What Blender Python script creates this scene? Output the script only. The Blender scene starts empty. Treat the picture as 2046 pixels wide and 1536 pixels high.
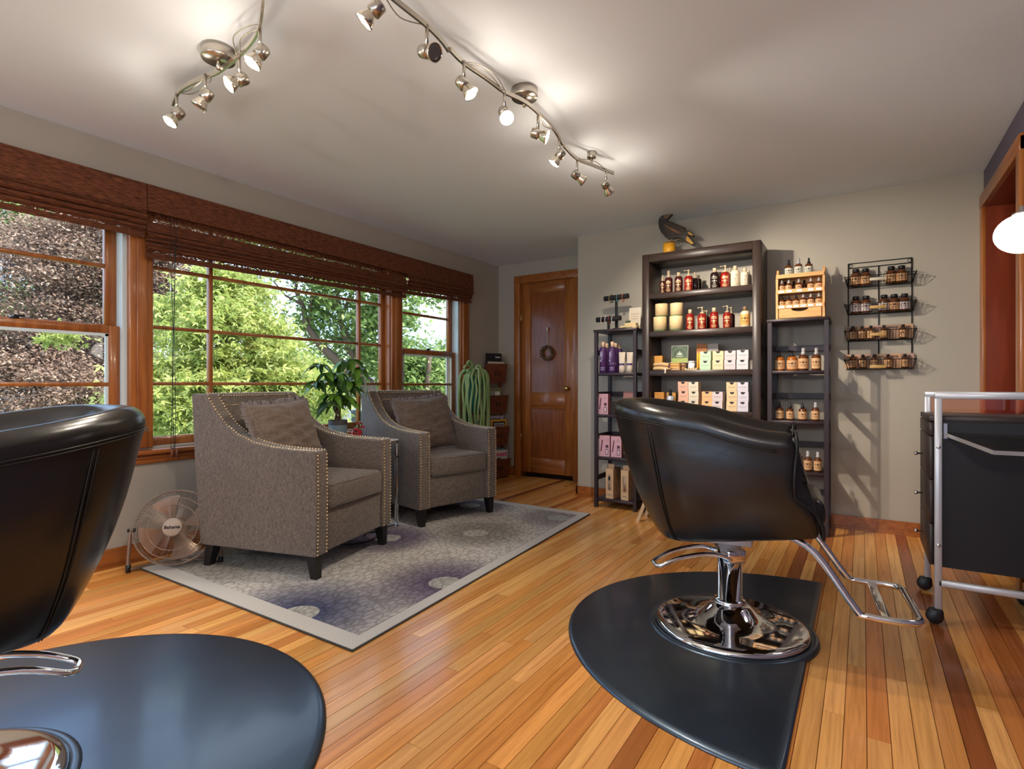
import bpy, bmesh, math, random
import numpy as np
from mathutils import Vector, Matrix, Euler

random.seed(7); np.random.seed(7)
scene = bpy.context.scene
C = scene.collection

# ------------------------------------------------------------------ camera
YAW = math.atan2(.5406, .8413)
F_PX = 1091.0
cam_d = bpy.data.cameras.new('camera'); cam = bpy.data.objects.new('camera', cam_d); C.objects.link(cam)
cam_d.sensor_width = 36; cam_d.lens = F_PX/2046*36; cam_d.clip_start = .02; cam_d.clip_end = 300
cam.location = (0, 0, 1.0); cam.rotation_euler = (math.pi/2, 0, YAW)
scene.camera = cam

# ------------------------------------------------------------------ exposure, sky, sun
scene.view_settings.view_transform = 'Standard'; scene.view_settings.look = 'None'
scene.view_settings.exposure = 0.40; scene.view_settings.gamma = 1.0
scene.view_settings.use_curve_mapping = False
SKY = 2.7; SUN = 5.2; SPOT_W = 30.0; LEAK_W = 1.15; GLOBE_W = 34.0
w = bpy.data.worlds.new('sky'); scene.world = w; w.use_nodes = True
nt = w.node_tree; nt.nodes.clear()
out = nt.nodes.new('ShaderNodeOutputWorld'); bg = nt.nodes.new('ShaderNodeBackground')
tc = nt.nodes.new('ShaderNodeTexCoord'); mp = nt.nodes.new('ShaderNodeMapping'); mp.inputs['Scale'].default_value = (1, 1, 2.2)
nz = nt.nodes.new('ShaderNodeTexNoise'); nz.inputs['Scale'].default_value = 3.1; nz.inputs['Detail'].default_value = 6
cr = nt.nodes.new('ShaderNodeValToRGB')
cr.color_ramp.elements[0].position = .40; cr.color_ramp.elements[0].color = (.33, .56, .95, 1)
cr.color_ramp.elements[1].position = .60; cr.color_ramp.elements[1].color = (.76, .86, 1.0, 1)
nt.links.new(tc.outputs['Generated'], mp.inputs['Vector']); nt.links.new(mp.outputs['Vector'], nz.inputs['Vector'])
nt.links.new(nz.outputs['Fac'], cr.inputs['Fac']); nt.links.new(cr.outputs['Color'], bg.inputs['Color'])
bg.inputs['Strength'].default_value = SKY; nt.links.new(bg.outputs['Background'], out.inputs['Surface'])
sun_d = bpy.data.lights.new('sun', 'SUN'); sun_d.energy = SUN; sun_d.angle = .01; sun_d.color = (1, .93, .80)
sun = bpy.data.objects.new('sun', sun_d); C.objects.link(sun); sun.location = (6, 3, 12)
sun.rotation_euler = Vector((-.62, -.20, -.75)).to_track_quat('-Z', 'Y').to_euler()

# ------------------------------------------------------------------ pixel helpers (direction only; the depth comes from a plane the thing touches)
S_, C_ = .5406, .8413
def ray(u, v):
    a = (u-1023)/F_PX; b = (768-v)/F_PX
    return (-S_+a*C_, C_+a*S_, b)
def onY(u, v, Y):
    r = ray(u, v); t = Y/r[1]; return Vector((r[0]*t, Y, 1+r[2]*t))
def onX(u, v, X):
    r = ray(u, v); t = X/r[0]; return Vector((X, r[1]*t, 1+r[2]*t))
def onZ(u, v, Z):
    r = ray(u, v); t = (Z-1)/r[2]; return Vector((r[0]*t, r[1]*t, Z))
def depth(p): return -S_*p[0]+C_*p[1]

# ------------------------------------------------------------------ mesh helpers
class MB:
    def __init__(s): s.v = []; s.f = []; s.sm = []
    def add(s, vs, fs, smooth=False):
        o = len(s.v); s.v += [tuple(p) for p in vs]
        s.f += [tuple(i+o for i in f) for f in fs]; s.sm += [smooth]*len(fs); return s
    def box(s, x0, x1, y0, y1, z0, z1, M=None):
        vs = [(x, y, z) for z in (z0, z1) for y in (y0, y1) for x in (x0, x1)]
        if M: vs = [M @ Vector(p) for p in vs]
        return s.add(vs, [(0, 2, 3, 1), (4, 5, 7, 6), (0, 1, 5, 4), (2, 6, 7, 3), (0, 4, 6, 2), (1, 3, 7, 5)])
    def rbox(s, x0, x1, y0, y1, z0, z1, r, seg=2, M=None, smooth=True):
        bm = bmesh.new(); bmesh.ops.create_cube(bm, size=1)
        for v in bm.verts: v.co = Vector((x0+(v.co.x+.5)*(x1-x0), y0+(v.co.y+.5)*(y1-y0), z0+(v.co.z+.5)*(z1-z0)))
        bmesh.ops.bevel(bm, geom=bm.edges[:], offset=r, segments=seg, affect='EDGES', profile=.5)
        bm.verts.index_update()
        s.add([(M @ v.co) if M else v.co.copy() for v in bm.verts], [[v.index for v in f.verts] for f in bm.faces], smooth); bm.free(); return s
    def lathe(s, prof, n=20, M=None, smooth=True, caps=True):
        vs = []; fs = []
        for (r, z) in prof:
            for k in range(n):
                a = 2*math.pi*k/n; vs.append(Vector((r*math.cos(a), r*math.sin(a), z)))
        for i in range(len(prof)-1):
            for k in range(n):
                k2 = (k+1) % n; fs.append((i*n+k, i*n+k2, (i+1)*n+k2, (i+1)*n+k))
        if caps:
            if prof[0][0] > 1e-4: fs.append(tuple(range(n-1, -1, -1)))
            if prof[-1][0] > 1e-4: fs.append(tuple((len(prof)-1)*n+k for k in range(n)))
        if M: vs = [M @ p for p in vs]
        return s.add(vs, fs, smooth)
    def tube(s, pts, r, n=8, closed=False, caps=True):
        pts = [Vector(p) for p in pts]; m = len(pts); vs = []; fs = []
        rr = r if isinstance(r, (list, tuple)) else [r]*m
        prev = None
        for i in range(m):
            if closed: t = pts[(i+1) % m]-pts[i-1]
            else: t = pts[min(i+1, m-1)]-pts[max(i-1, 0)]
            if t.length < 1e-9: t = Vector((0, 0, 1))
            t.normalize()
            if prev is None:
                up = Vector((0, 0, 1)) if abs(t.z) < .95 else Vector((1, 0, 0))
                nrm = (up-t*up.dot(t)).normalized()
            else:
                nrm = prev-t*prev.dot(t)
                nrm = nrm.normalized() if nrm.length > 1e-6 else t.orthogonal().normalized()
            prev = nrm; b = t.cross(nrm)
            for k in range(n):
                a = 2*math.pi*k/n; vs.append(pts[i]+(nrm*math.cos(a)+b*math.sin(a))*rr[i])
        for i in range(m if closed else m-1):
            j = (i+1) % m
            for k in range(n):
                k2 = (k+1) % n; fs.append((i*n+k, i*n+k2, j*n+k2, j*n+k))
        if caps and not closed: fs += [tuple(range(n-1, -1, -1)), tuple((m-1)*n+k for k in range(n))]
        return s.add(vs, fs, n > 4)
    def cyl(s, p0, p1, r, n=12): return s.tube([p0, p1], r, n)
    def prism(s, poly, d0, d1, ax='Y', M=None, smooth=False):
        def m(a, b, c):
            p = {'Y': (a, c, b), 'X': (c, a, b), 'Z': (a, b, c)}[ax]; return (M @ Vector(p)) if M else p
        n = len(poly)
        vs = [m(a, b, d0) for a, b in poly]+[m(a, b, d1) for a, b in poly]
        fs = [tuple(range(n)), tuple(range(2*n-1, n-1, -1))]+[(i, (i+1) % n+0, (i+1) % n+n, i+n) for i in range(n)]
        return s.add(vs, fs, smooth)
    def grid(s, fn, nu, nv, smooth=True):
        vs = [fn(i/nu, j/nv) for j in range(nv+1) for i in range(nu+1)]
        fs = [(j*(nu+1)+i, j*(nu+1)+i+1, (j+1)*(nu+1)+i+1, (j+1)*(nu+1)+i) for j in range(nv) for i in range(nu)]
        return s.add(vs, fs, smooth)
    def sphere(s, c, r, n=10, m=6, sc=(1, 1, 1)):
        pr = [(max(1e-5, math.sin(math.pi*i/m)), -math.cos(math.pi*i/m)) for i in range(m+1)]
        M = Matrix.Translation(c) @ Matrix.Diagonal((r*sc[0], r*sc[1], r*sc[2], 1)); return s.lathe(pr, n, M, True, False)
    def mesh(s, name):
        me = bpy.data.meshes.new(name); me.from_pydata(s.v, [], s.f); me.polygons.foreach_set('use_smooth', s.sm)
        bm = bmesh.new(); bm.from_mesh(me); bmesh.ops.recalc_face_normals(bm, faces=bm.faces); bm.to_mesh(me); bm.free()
        me.update(); return me

def obj(name, mb, mat, parent=None, loc=None, rot=None, flat_normals=False):
    me = mb.mesh(name) if isinstance(mb, MB) else mb
    o = bpy.data.objects.new(name, me); C.objects.link(o)
    if mat is not None and len(me.materials) == 0: me.materials.append(mat)
    if parent: o.parent = parent
    if loc is not None: o.location = loc
    if rot is not None: o.rotation_euler = rot
    return o
def tag(o, label=None, cat=None, group=None, kind=None):
    if label: o['label'] = label
    if cat: o['category'] = cat
    if group: o['group'] = group
    if kind: o['kind'] = kind
    return o
def thing(name, label, cat, loc=(0, 0, 0), rz=0, group=None):
    o = bpy.data.objects.new(name, None); C.objects.link(o); o.location = loc; o.rotation_euler = (0, 0, rz); o.empty_display_size = .1
    return tag(o, label, cat, group)
def struct(name, mb, mat, label=None):
    o = obj(name, mb, mat); o['kind'] = 'structure'
    if label: o['label'] = label
    return o
def sempty(name, label=None):
    o = bpy.data.objects.new(name, None); C.objects.link(o); o['kind'] = 'structure'
    if label: o['label'] = label
    return o
def subsurf(o, n=1):
    m = o.modifiers.new('sub', 'SUBSURF'); m.levels = n; m.render_levels = n; return o
def text_mb(txt, size, bold=.0):
    cu = bpy.data.curves.new('lettering', 'FONT'); cu.body = txt; cu.size = size; cu.align_x = 'CENTER'; cu.align_y = 'CENTER'
    cu.extrude = .0006; cu.offset = bold; cu.resolution_u = 2
    o = bpy.data.objects.new('lettering', cu); me = bpy.data.meshes.new_from_object(o)
    mb = MB(); mb.add([v.co.copy() for v in me.vertices], [tuple(p.vertices) for p in me.polygons])
    bpy.data.objects.remove(o); bpy.data.meshes.remove(me); return mb
def xform(mb, M):
    mb.v = [tuple(M @ Vector(p)) for p in mb.v]; return mb
FACE_NEG_Y = Matrix.Rotation(math.pi/2, 4, 'X')      # lettering drawn in XY turned to face -Y

# ------------------------------------------------------------------ materials
MATS = {}
def mat(name, col, rough=.5, metal=0., spec=.5, coat=0., trans=0., alpha=1., emit=None, es=0., sheen=0., noise=None, bump=None, ior=1.45, var=None):
    m = bpy.data.materials.new(name); m.use_nodes = True; t = m.node_tree; p = t.nodes['Principled BSDF']
    p.inputs['Base Color'].default_value = (*col, 1); p.inputs['Roughness'].default_value = rough; p.inputs['Metallic'].default_value = metal
    p.inputs['Specular IOR Level'].default_value = spec; p.inputs['Coat Weight'].default_value = coat; p.inputs['Coat Roughness'].default_value = .12
    p.inputs['Transmission Weight'].default_value = trans; p.inputs['Alpha'].default_value = alpha; p.inputs['IOR'].default_value = ior
    p.inputs['Sheen Weight'].default_value = sheen
    if emit: p.inputs['Emission Color'].default_value = (*emit, 1); p.inputs['Emission Strength'].default_value = es
    L = t.links.new; N = t.nodes.new
    if noise:      # (scale vec, detail, col2, lo, hi)
        sc, det, c2, lo, hi = noise
        tc = N('ShaderNodeTexCoord'); mp = N('ShaderNodeMapping'); mp.inputs['Scale'].default_value = sc
        nz = N('ShaderNodeTexNoise'); nz.inputs['Scale'].default_value = 1; nz.inputs['Detail'].default_value = det; nz.inputs['Roughness'].default_value = .6
        cr = N('ShaderNodeValToRGB'); cr.color_ramp.elements[0].position = lo; cr.color_ramp.elements[1].position = hi
        cr.color_ramp.elements[0].color = (*col, 1); cr.color_ramp.elements[1].color = (*c2, 1)
        L(tc.outputs['Object'], mp.inputs['Vector']); L(mp.outputs['Vector'], nz.inputs['Vector']); L(nz.outputs['Fac'], cr.inputs['Fac']); L(cr.outputs['Color'], p.inputs['Base Color'])
    if bump:       # (scale vec, detail, strength, distance)
        sc, det, st, di = bump
        tc = N('ShaderNodeTexCoord'); mp = N('ShaderNodeMapping'); mp.inputs['Scale'].default_value = sc
        nz = N('ShaderNodeTexNoise'); nz.inputs['Scale'].default_value = 1; nz.inputs['Detail'].default_value = det
        b = N('ShaderNodeBump'); b.inputs['Strength'].default_value = st; b.inputs['Distance'].default_value = di
        L(tc.outputs['Object'], mp.inputs['Vector']); L(mp.outputs['Vector'], nz.inputs['Vector']); L(nz.outputs['Fac'], b.inputs['Height']); L(b.outputs['Normal'], p.inputs['Normal'])
    MATS[name] = m; return m

wall_m = mat('wall_paint', (.41, .37, .31), .65, spec=.3, bump=((90, 90, 90), 3, .06, .002))
ceil_m = mat('ceiling_paint', (.79, .845, .92), .75, spec=.25, bump=((40, 40, 40), 3, .06, .003))
purple_m = mat('purple_paint', (.115, .095, .15), .6)
trim_m = mat('stained_trim', (.41, .138, .030), .32, coat=.25, noise=((30, 30, 2.2), 5, (.23, .062, .013), .38, .68), bump=((60, 60, 6), 3, .05, .002))
trimh_m = mat('stained_trim_flat', (.39, .128, .028), .32, coat=.25, noise=((30, 2, 40), 5, (.22, .058, .012), .38, .68))
jamb_m = mat('red_stained_jamb', (.25, .042, .014), .3, coat=.3, noise=((14, 14, 1.5), 5, (.15, .022, .008), .35, .7))
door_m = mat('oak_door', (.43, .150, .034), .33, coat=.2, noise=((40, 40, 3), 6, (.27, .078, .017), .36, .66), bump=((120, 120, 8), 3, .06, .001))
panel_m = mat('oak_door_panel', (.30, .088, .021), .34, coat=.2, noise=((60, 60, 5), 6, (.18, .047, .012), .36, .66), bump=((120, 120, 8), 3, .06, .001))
railm = mat('oak_rail', (.38, .13, .032), .33, coat=.2, noise=((3, 40, 40), 6, (.26, .075, .017), .36, .66))
liner_m = mat('pale_jamb_liner', (.62, .72, .74), .5)
white_m = mat('white_paint', (.8, .8, .78), .5)
glass_m = bpy.data.materials.new('window_glass'); glass_m.use_nodes = True
t = glass_m.node_tree; t.nodes.clear(); o_ = t.nodes.new('ShaderNodeOutputMaterial'); tr = t.nodes.new('ShaderNodeBsdfTransparent'); gl = t.nodes.new('ShaderNodeBsdfGlossy'); gl.inputs['Roughness'].default_value = .02
mx = t.nodes.new('ShaderNodeMixShader'); mx.inputs['Fac'].default_value = .025; tr.inputs['Color'].default_value = (.98, .99, .98, 1)
t.links.new(tr.outputs[0], mx.inputs[1]); t.links.new(gl.outputs[0], mx.inputs[2]); t.links.new(mx.outputs[0], o_.inputs['Surface'])
def tinted(name, col, fac):
    m = bpy.data.materials.new(name); m.use_nodes = True; t = m.node_tree; t.nodes.clear(); o_ = t.nodes.new('ShaderNodeOutputMaterial'); tr = t.nodes.new('ShaderNodeBsdfTransparent'); gl = t.nodes.new('ShaderNodeBsdfGlossy'); gl.inputs['Roughness'].default_value = .04
    mx = t.nodes.new('ShaderNodeMixShader'); mx.inputs['Fac'].default_value = fac; tr.inputs['Color'].default_value = (*col, 1)
    t.links.new(tr.outputs[0], mx.inputs[1]); t.links.new(gl.outputs[0], mx.inputs[2]); t.links.new(mx.outputs[0], o_.inputs['Surface']); return m
acryl_m = tinted('clear_acrylic', (.86, .84, .82), .24)
pink_m = tinted('pink_tinted_panel', (1.0, .74, .62), .10)
chrome_m = mat('chrome', (.86, .87, .88), .06, 1.)
steel_m = mat('brushed_nickel', (.55, .50, .43), .25, 1.)
silver_m = mat('silver_paint', (.60, .61, .65), .35, .35)
brass_m = mat('brass', (.62, .45, .18), .25, 1.)
gold_m = mat('gold_nail', (.75, .56, .32), .28, 1.)
blackmetal_m = mat('black_metal', (.012, .011, .010), .4, .3)
blackp_m = mat('black_plastic', (.012, .012, .014), .35)
leather_m = mat('black_leather', (.011, .009, .008), .24, spec=.65, bump=((14, 14, 14), 4, .10, .01))
leather2_m = mat('leather_piping', (.008, .007, .007), .4)
rubber_m = mat('rubber_mat', (.007, .009, .014), .34, spec=1.0, coat=.25, ior=1.7, bump=((35, 35, 35), 5, .10, .003), noise=((6, 6, 6), 6, (.014, .018, .026), .45, .75))
MATS['rubber_mat'].node_tree.nodes['Principled BSDF'].inputs['Specular Tint'].default_value = (.50, .72, 1.0, 1)
espresso_m = mat('espresso_wood', (.030, .019, .016), .38, noise=((60, 60, 3), 5, (.055, .034, .027), .4, .7))
espressoh_m = mat('espresso_shelf', (.032, .020, .017), .38, noise=((3, 60, 60), 5, (.058, .036, .028), .4, .7))
rack_m = mat('dark_plum_wood', (.028, .016, .020), .4)
lightwood_m = mat('light_wood', (.72, .40, .15), .45, noise=((8, 60, 60), 4, (.60, .30, .10), .4, .7))
palewood_m = mat('pale_wood', (.62, .45, .28), .5)
basket_m = mat('basket_wood', (.17, .048, .020), .42, noise=((30, 30, 30), 5, (.10, .026, .012), .4, .7))
drawer_m = mat('drawer_front', (.040, .028, .026), .4)
cartpanel_m = mat('cart_panel', (.008, .008, .010), .45)

def fabric(name, c1, c2, sc, rough=.95):
    m = mat(name, c1, rough, spec=.2, sheen=.25); t = m.node_tree; p = t.nodes['Principled BSDF']; N = t.nodes.new; L = t.links.new
    tc = N('ShaderNodeTexCoord'); outs = []
    for scl in ((sc, sc, sc*.12), (sc*.12, sc*.12, sc)):
        mp = N('ShaderNodeMapping'); mp.inputs['Scale'].default_value = scl
        nz = N('ShaderNodeTexNoise'); nz.inputs['Scale'].default_value = 1; nz.inputs['Detail'].default_value = 2
        L(tc.outputs['Object'], mp.inputs['Vector']); L(mp.outputs['Vector'], nz.inputs['Vector']); outs.append(nz.outputs['Fac'])
    ad = N('ShaderNodeMath'); ad.operation = 'ADD'; L(outs[0], ad.inputs[0]); L(outs[1], ad.inputs[1])
    cr = N('ShaderNodeValToRGB'); cr.color_ramp.elements[0].position = .38; cr.color_ramp.elements[1].position = .62
    cr.color_ramp.elements[0].color = (*c1, 1); cr.color_ramp.elements[1].color = (*c2, 1)
    hv = N('ShaderNodeMath'); hv.operation = 'MULTIPLY'; hv.inputs[1].default_value = .5
    L(ad.outputs[0], hv.inputs[0]); L(hv.outputs[0], cr.inputs['Fac']); L(cr.outputs['Color'], p.inputs['Base Color'])
    b = N('ShaderNodeBump'); b.inputs['Strength'].default_value = .35; b.inputs['Distance'].default_value = .002; L(hv.outputs[0], b.inputs['Height']); L(b.outputs['Normal'], p.inputs['Normal'])
    return m
tweed_m = fabric('taupe_tweed', (.086, .067, .055), (.225, .184, .154), 420)
linen_m = fabric('brown_linen', (.125, .088, .068), (.20, .150, .118), 160)
fringe_m = mat('dark_fringe', (.21, .185, .185), .95)
woven_m = None
def woven(name, c1, c2, alpha_lo=None):
    m = mat(name, c1, .75, spec=.25); t = m.node_tree; p = t.nodes['Principled BSDF']; N = t.nodes.new; L = t.links.new
    tc = N('ShaderNodeTexCoord'); mp = N('ShaderNodeMapping'); mp.inputs['Scale'].default_value = (30, 22, 330)
    nz = N('ShaderNodeTexNoise'); nz.inputs['Scale'].default_value = 1; nz.inputs['Detail'].default_value = 4; nz.inputs['Roughness'].default_value = .7
    cr = N('ShaderNodeValToRGB'); cr.color_ramp.elements[0].position = .36; cr.color_ramp.elements[1].position = .66
    cr.color_ramp.elements[0].color = (*c1, 1); cr.color_ramp.elements[1].color = (*c2, 1)
    L(tc.outputs['Object'], mp.inputs['Vector']); L(mp.outputs['Vector'], nz.inputs['Vector']); L(nz.outputs['Fac'], cr.inputs['Fac']); L(cr.outputs['Color'], p.inputs['Base Color'])
    b = N('ShaderNodeBump'); b.inputs['Strength'].default_value = .6; b.inputs['Distance'].default_value = .003; L(nz.outputs['Fac'], b.inputs['Height']); L(b.outputs['Normal'], p.inputs['Normal'])
    if alpha_lo:
        m2 = N('ShaderNodeMapping'); m2.inputs['Scale'].default_value = (40, 60, 190); n2 = N('ShaderNodeTexNoise'); n2.inputs['Scale'].default_value = 1; n2.inputs['Detail'].default_value = 1
        c2_ = N('ShaderNodeValToRGB'); c2_.color_ramp.interpolation = 'CONSTANT'; c2_.color_ramp.elements[0].color = (1, 1, 1, 1); c2_.color_ramp.elements[1].position = alpha_lo; c2_.color_ramp.elements[1].color = (0, 0, 0, 1)
        L(tc.outputs['Object'], m2.inputs['Vector']); L(m2.outputs['Vector'], n2.inputs['Vector']); L(n2.outputs['Fac'], c2_.inputs['Fac']); L(c2_.outputs['Color'], p.inputs['Alpha'])
    return m
woven_m = woven('woven_reed', (.036, .012, .007), (.245, .080, .033))
openweave_m = woven('open_woven_reed', (.075, .024, .014), (.22, .075, .035), .50)

# floor boards: each board carries its own tint in object colour
floor_m = mat('strip_oak_floor', (.5, .2, .05), .23, spec=.5, coat=.15)
t = floor_m.node_tree; p = t.nodes['Principled BSDF']; N = t.nodes.new; L = t.links.new
geo = N('ShaderNodeNewGeometry'); oi = N('ShaderNodeObjectInfo'); mp = N('ShaderNodeMapping'); mp.inputs['Scale'].default_value = (55, 2.2, 1)
sc = N('ShaderNodeVectorMath'); sc.operation = 'SCALE'; sc.inputs['Scale'].default_value = 37; cb = N('ShaderNodeCombineXYZ')
L(oi.outputs['Random'], cb.inputs[0]); L(oi.outputs['Random'], cb.inputs[1]); L(cb.outputs[0], sc.inputs[0])
ad = N('ShaderNodeVectorMath'); ad.operation = 'ADD'; L(geo.outputs['Position'], ad.inputs[0]); L(sc.outputs[0], ad.inputs[1]); L(ad.outputs[0], mp.inputs['Vector'])
nz = N('ShaderNodeTexNoise'); nz.inputs['Scale'].default_value = 1; nz.inputs['Detail'].default_value = 6; nz.inputs['Roughness'].default_value = .62; nz.inputs['Distortion'].default_value = .6
L(mp.outputs['Vector'], nz.inputs['Vector'])
cr = N('ShaderNodeValToRGB'); cr.color_ramp.elements[0].position = .30; cr.color_ramp.elements[0].color = (.76, .68, .60, 1); cr.color_ramp.elements[1].position = .58; cr.color_ramp.elements[1].color = (1.08, 1.06, 1.04, 1)
L(nz.outputs['Fac'], cr.inputs['Fac'])
mxc = N('ShaderNodeMix'); mxc.data_type = 'RGBA'; mxc.blend_type = 'MULTIPLY'; mxc.inputs['Factor'].default_value = 1
L(oi.outputs['Color'], mxc.inputs[6]); L(cr.outputs['Color'], mxc.inputs[7]); L(mxc.outputs[2], p.inputs['Base Color'])
bmp = N('ShaderNodeBump'); bmp.inputs['Strength'].default_value = .06; bmp.inputs['Distance'].default_value = .002; L(nz.outputs['Fac'], bmp.inputs['Height']); L(bmp.outputs['Normal'], p.inputs['Normal'])
gap_m = mat('floor_gap', (.05, .02, .006), .8)

def leaf_mat(name, c1, c2, c3=None, tr=.35):
    m = bpy.data.materials.new(name); m.use_nodes = True; t = m.node_tree; t.nodes.clear(); N = t.nodes.new; L = t.links.new
    o_ = N('ShaderNodeOutputMaterial'); g = N('ShaderNodeNewGeometry'); cr = N('ShaderNodeValToRGB')
    cr.color_ramp.elements[0].color = (*c1, 1); cr.color_ramp.elements[1].color = (*c2, 1)
    if c3: e = cr.color_ramp.elements.new(.5); e.color = (*c3, 1)
    L(g.outputs['Random Per Island'], cr.inputs['Fac'])
    d = N('ShaderNodeBsdfPrincipled'); d.inputs['Roughness'].default_value = .55; d.inputs['Specular IOR Level'].default_value = .25; tl = N('ShaderNodeBsdfTranslucent')
    L(cr.outputs['Color'], d.inputs['Base Color']); L(cr.outputs['Color'], tl.inputs['Color'])
    mx = N('ShaderNodeMixShader'); mx.inputs['Fac'].default_value = tr; L(d.outputs[0], mx.inputs[1]); L(tl.outputs[0], mx.inputs[2]); L(mx.outputs[0], o_.inputs['Surface']); return m
maple_m = leaf_mat('maple_leaf', (.27, .34, .07), (.66, .66, .24), (.46, .51, .13), .4)
copper_m = leaf_mat('copper_leaf', (.17, .095, .065), (.50, .36, .26), (.32, .20, .14), .25)
green_m = leaf_mat('green_leaf', (.11, .18, .045), (.38, .45, .15), (.22, .31, .08), .35)
bark_m = mat('bark', (.15, .095, .065), .9, bump=((30, 30, 8), 4, .5, .02))
lawn_m = mat('lawn', (.13, .17, .06), .95, noise=((2, 2, 2), 4, (.22, .26, .11), .4, .6))

# ================================================================== ROOM SHELL
XL, XR, YB, YS, YD, ZC, YN = -3.455, .635, 4.46, 4.46, 5.10, 2.33, -2.8
XJ = -2.16
# floor slab
fl = struct('floor', MB().box(XL-.15, 2.2, YN-.1, YD+.15, -.06, -.0055), gap_m, 'warm honey strip wood floor')
# boards
pal = [(.72, .345, .098), (.76, .385, .120), (.69, .315, .082), (.79, .42, .140), (.64, .270, .068), (.73, .335, .088), (.60, .235, .058), (.72, .365, .108), (.78, .40, .118)]
BW = .0568
pm = MB(); c_ = .0009
pm.add([(0, 0, -.006), (BW-.0004, 0, -.006), (BW-.0004, 1, -.006), (0, 1, -.006), (c_, .0006, 0), (BW-.0004-c_, .0006, 0), (BW-.0004-c_, .9994, 0), (c_, .9994, 0)],
       [(4, 5, 6, 7), (0, 1, 5, 4), (1, 2, 6, 5), (2, 3, 7, 6), (3, 0, 4, 7)])
plank_me = pm.mesh('plank'); plank_me.materials.append(floor_m)
rp = random.Random(21)
ns = int(math.ceil((XR-XL)/BW)); rest = MB()
for i in range(ns):
    x = XL+i*BW; y = .35-rp.random()*1.2
    # boards behind the frame are one joined field
    yy = YN
    while yy < y-.01:
        l = min(rp.uniform(.9, 2.2), y-yy); rest.box(x, x+BW-.0004, yy, yy+l-.0006, -.006, 0); yy += l
    top = YD if x+BW < XJ+.06 else YS
    while y < top:
        l = rp.uniform(1.0, 2.3)
        if top-(y+l) < .3: l = top-y
        if l > 2.6: l = 1.4
        o = bpy.data.objects.new('plank', plank_me); C.objects.link(o); o.parent = fl; o.location = (x, y, 0); o.scale = (1, l, 1)
        cc = rp.choice(pal); k = rp.uniform(.86, 1.1)
        if x > -.35 and rp.random() < .12 or rp.random() < .025: cc = rp.choice([(.34, .105, .027), (.42, .14, .036), (.29, .082, .022)])
        o.color = (cc[0]*k, cc[1]*k*rp.uniform(.94, 1.05), cc[2]*k, 1); y += l
r_ = obj('plank_field', rest, mat('floor_rest', (.54, .235, .06), .25), fl); r_['kind'] = 'stuff'
# ceiling
struct('ceiling', MB().box(XL-.6, 2.3, YN-.3, YD+.4, ZC, ZC+.2), ceil_m, 'smooth pale grey ceiling')

# window wall with three openings in one run
WY0, WY1, WZ0, WZ1 = .45, 4.43, .64, 2.06
wl = MB()
wl.box(XL-.15, XL, YN-.1, -2.5, 0, ZC); wl.box(XL-.15, XL, -.05, WY0, 0, ZC); wl.box(XL-.15, XL, -2.5, -.05, 0, .62); wl.box(XL-.15, XL, -2.5, -.05, 2.15, ZC); wl.box(XL-.15, XL, WY1, YD+.15, 0, ZC); wl.box(XL-.15, XL, WY0, WY1, 0, WZ0); wl.box(XL-.15, XL, WY0, WY1, WZ1, ZC)
struct('wall_left', wl, wall_m, 'greige painted wall around the long run of windows')
wd = MB()
DX0, DX1, DZ = -3.165, -2.515, 2.11
wd.box(XL, DX0, YD, YD+.12, 0, ZC); wd.box(DX1, XJ, YD, YD+.12, 0, ZC); wd.box(DX0, DX1, YD, YD+.12, DZ, ZC)
struct('wall_door', wd, wall_m, 'recessed greige wall holding the oak door')
struct('door_light_block', MB().box(DX0-.1, DX1+.1, YD+.125, YD+.18, -.05, ZC), gap_m)  # unseen dark panel added behind the door to stop daylight leaking under it
wb = MB(); wb.box(XJ, XR+.15, YS, YD+.12, 0, ZC)
struct('wall_back', wb, wall_m, 'greige wall behind the product shelves')
# right wall with the cased opening
OY0, OY1, OZ = 3.50, 4.40, 2.10
wr = MB(); wr.box(XR, XR+.15, YN-.1, OY0, 0, ZC); wr.box(XR, XR+.15, OY1, YS, 0, ZC); wr.box(XR, XR+.15, OY0, OY1, OZ, ZC)
struct('wall_right', wr, purple_m, 'dark purple painted wall above the wood cased opening')
hall = MB(); hall.box(2.1, 2.2, 2.3, 5.2, 0, ZC); hall.box(XR+.15, 2.2, 5.1, 5.2, 0, ZC); hall.box(XR+.15, 2.2, 2.2, 2.3, 0, ZC)
struct('wall_hall', hall, wall_m, 'hallway walls beyond the opening')
# wall behind the camera, its wide window added to let in fill daylight
wn = MB(); wn.box(XL, -2.9, YN-.12, YN, 0, ZC); wn.box(.2, XR, YN-.12, YN, 0, ZC); wn.box(-2.9, .2, YN-.12, YN, 0, .25); wn.box(-2.9, .2, YN-.12, YN, 2.25, ZC)
struct('wall_front', wn, wall_m, 'wall behind the viewer with an opening for the added fill window')
w4 = sempty('fill_window_back', 'wide unseen window added behind the viewer for daylight fill')
fr = MB(); fr.box(-2.9, .2, YN-.08, YN-.02, .25, .30); fr.box(-2.9, .2, YN-.08, YN-.02, 2.20, 2.25)
for x in (-2.9, -1.87, -.84, .15): fr.box(x, x+.05, YN-.08, YN-.02, .30, 2.20)
obj('window_frame', fr, trim_m, w4)
for x in (-2.85, -1.82, -.79): obj('pane', MB().box(x, x+.98 if x < -.8 else .15, YN-.052, YN-.048, .3, 2.2), glass_m, w4)

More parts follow.
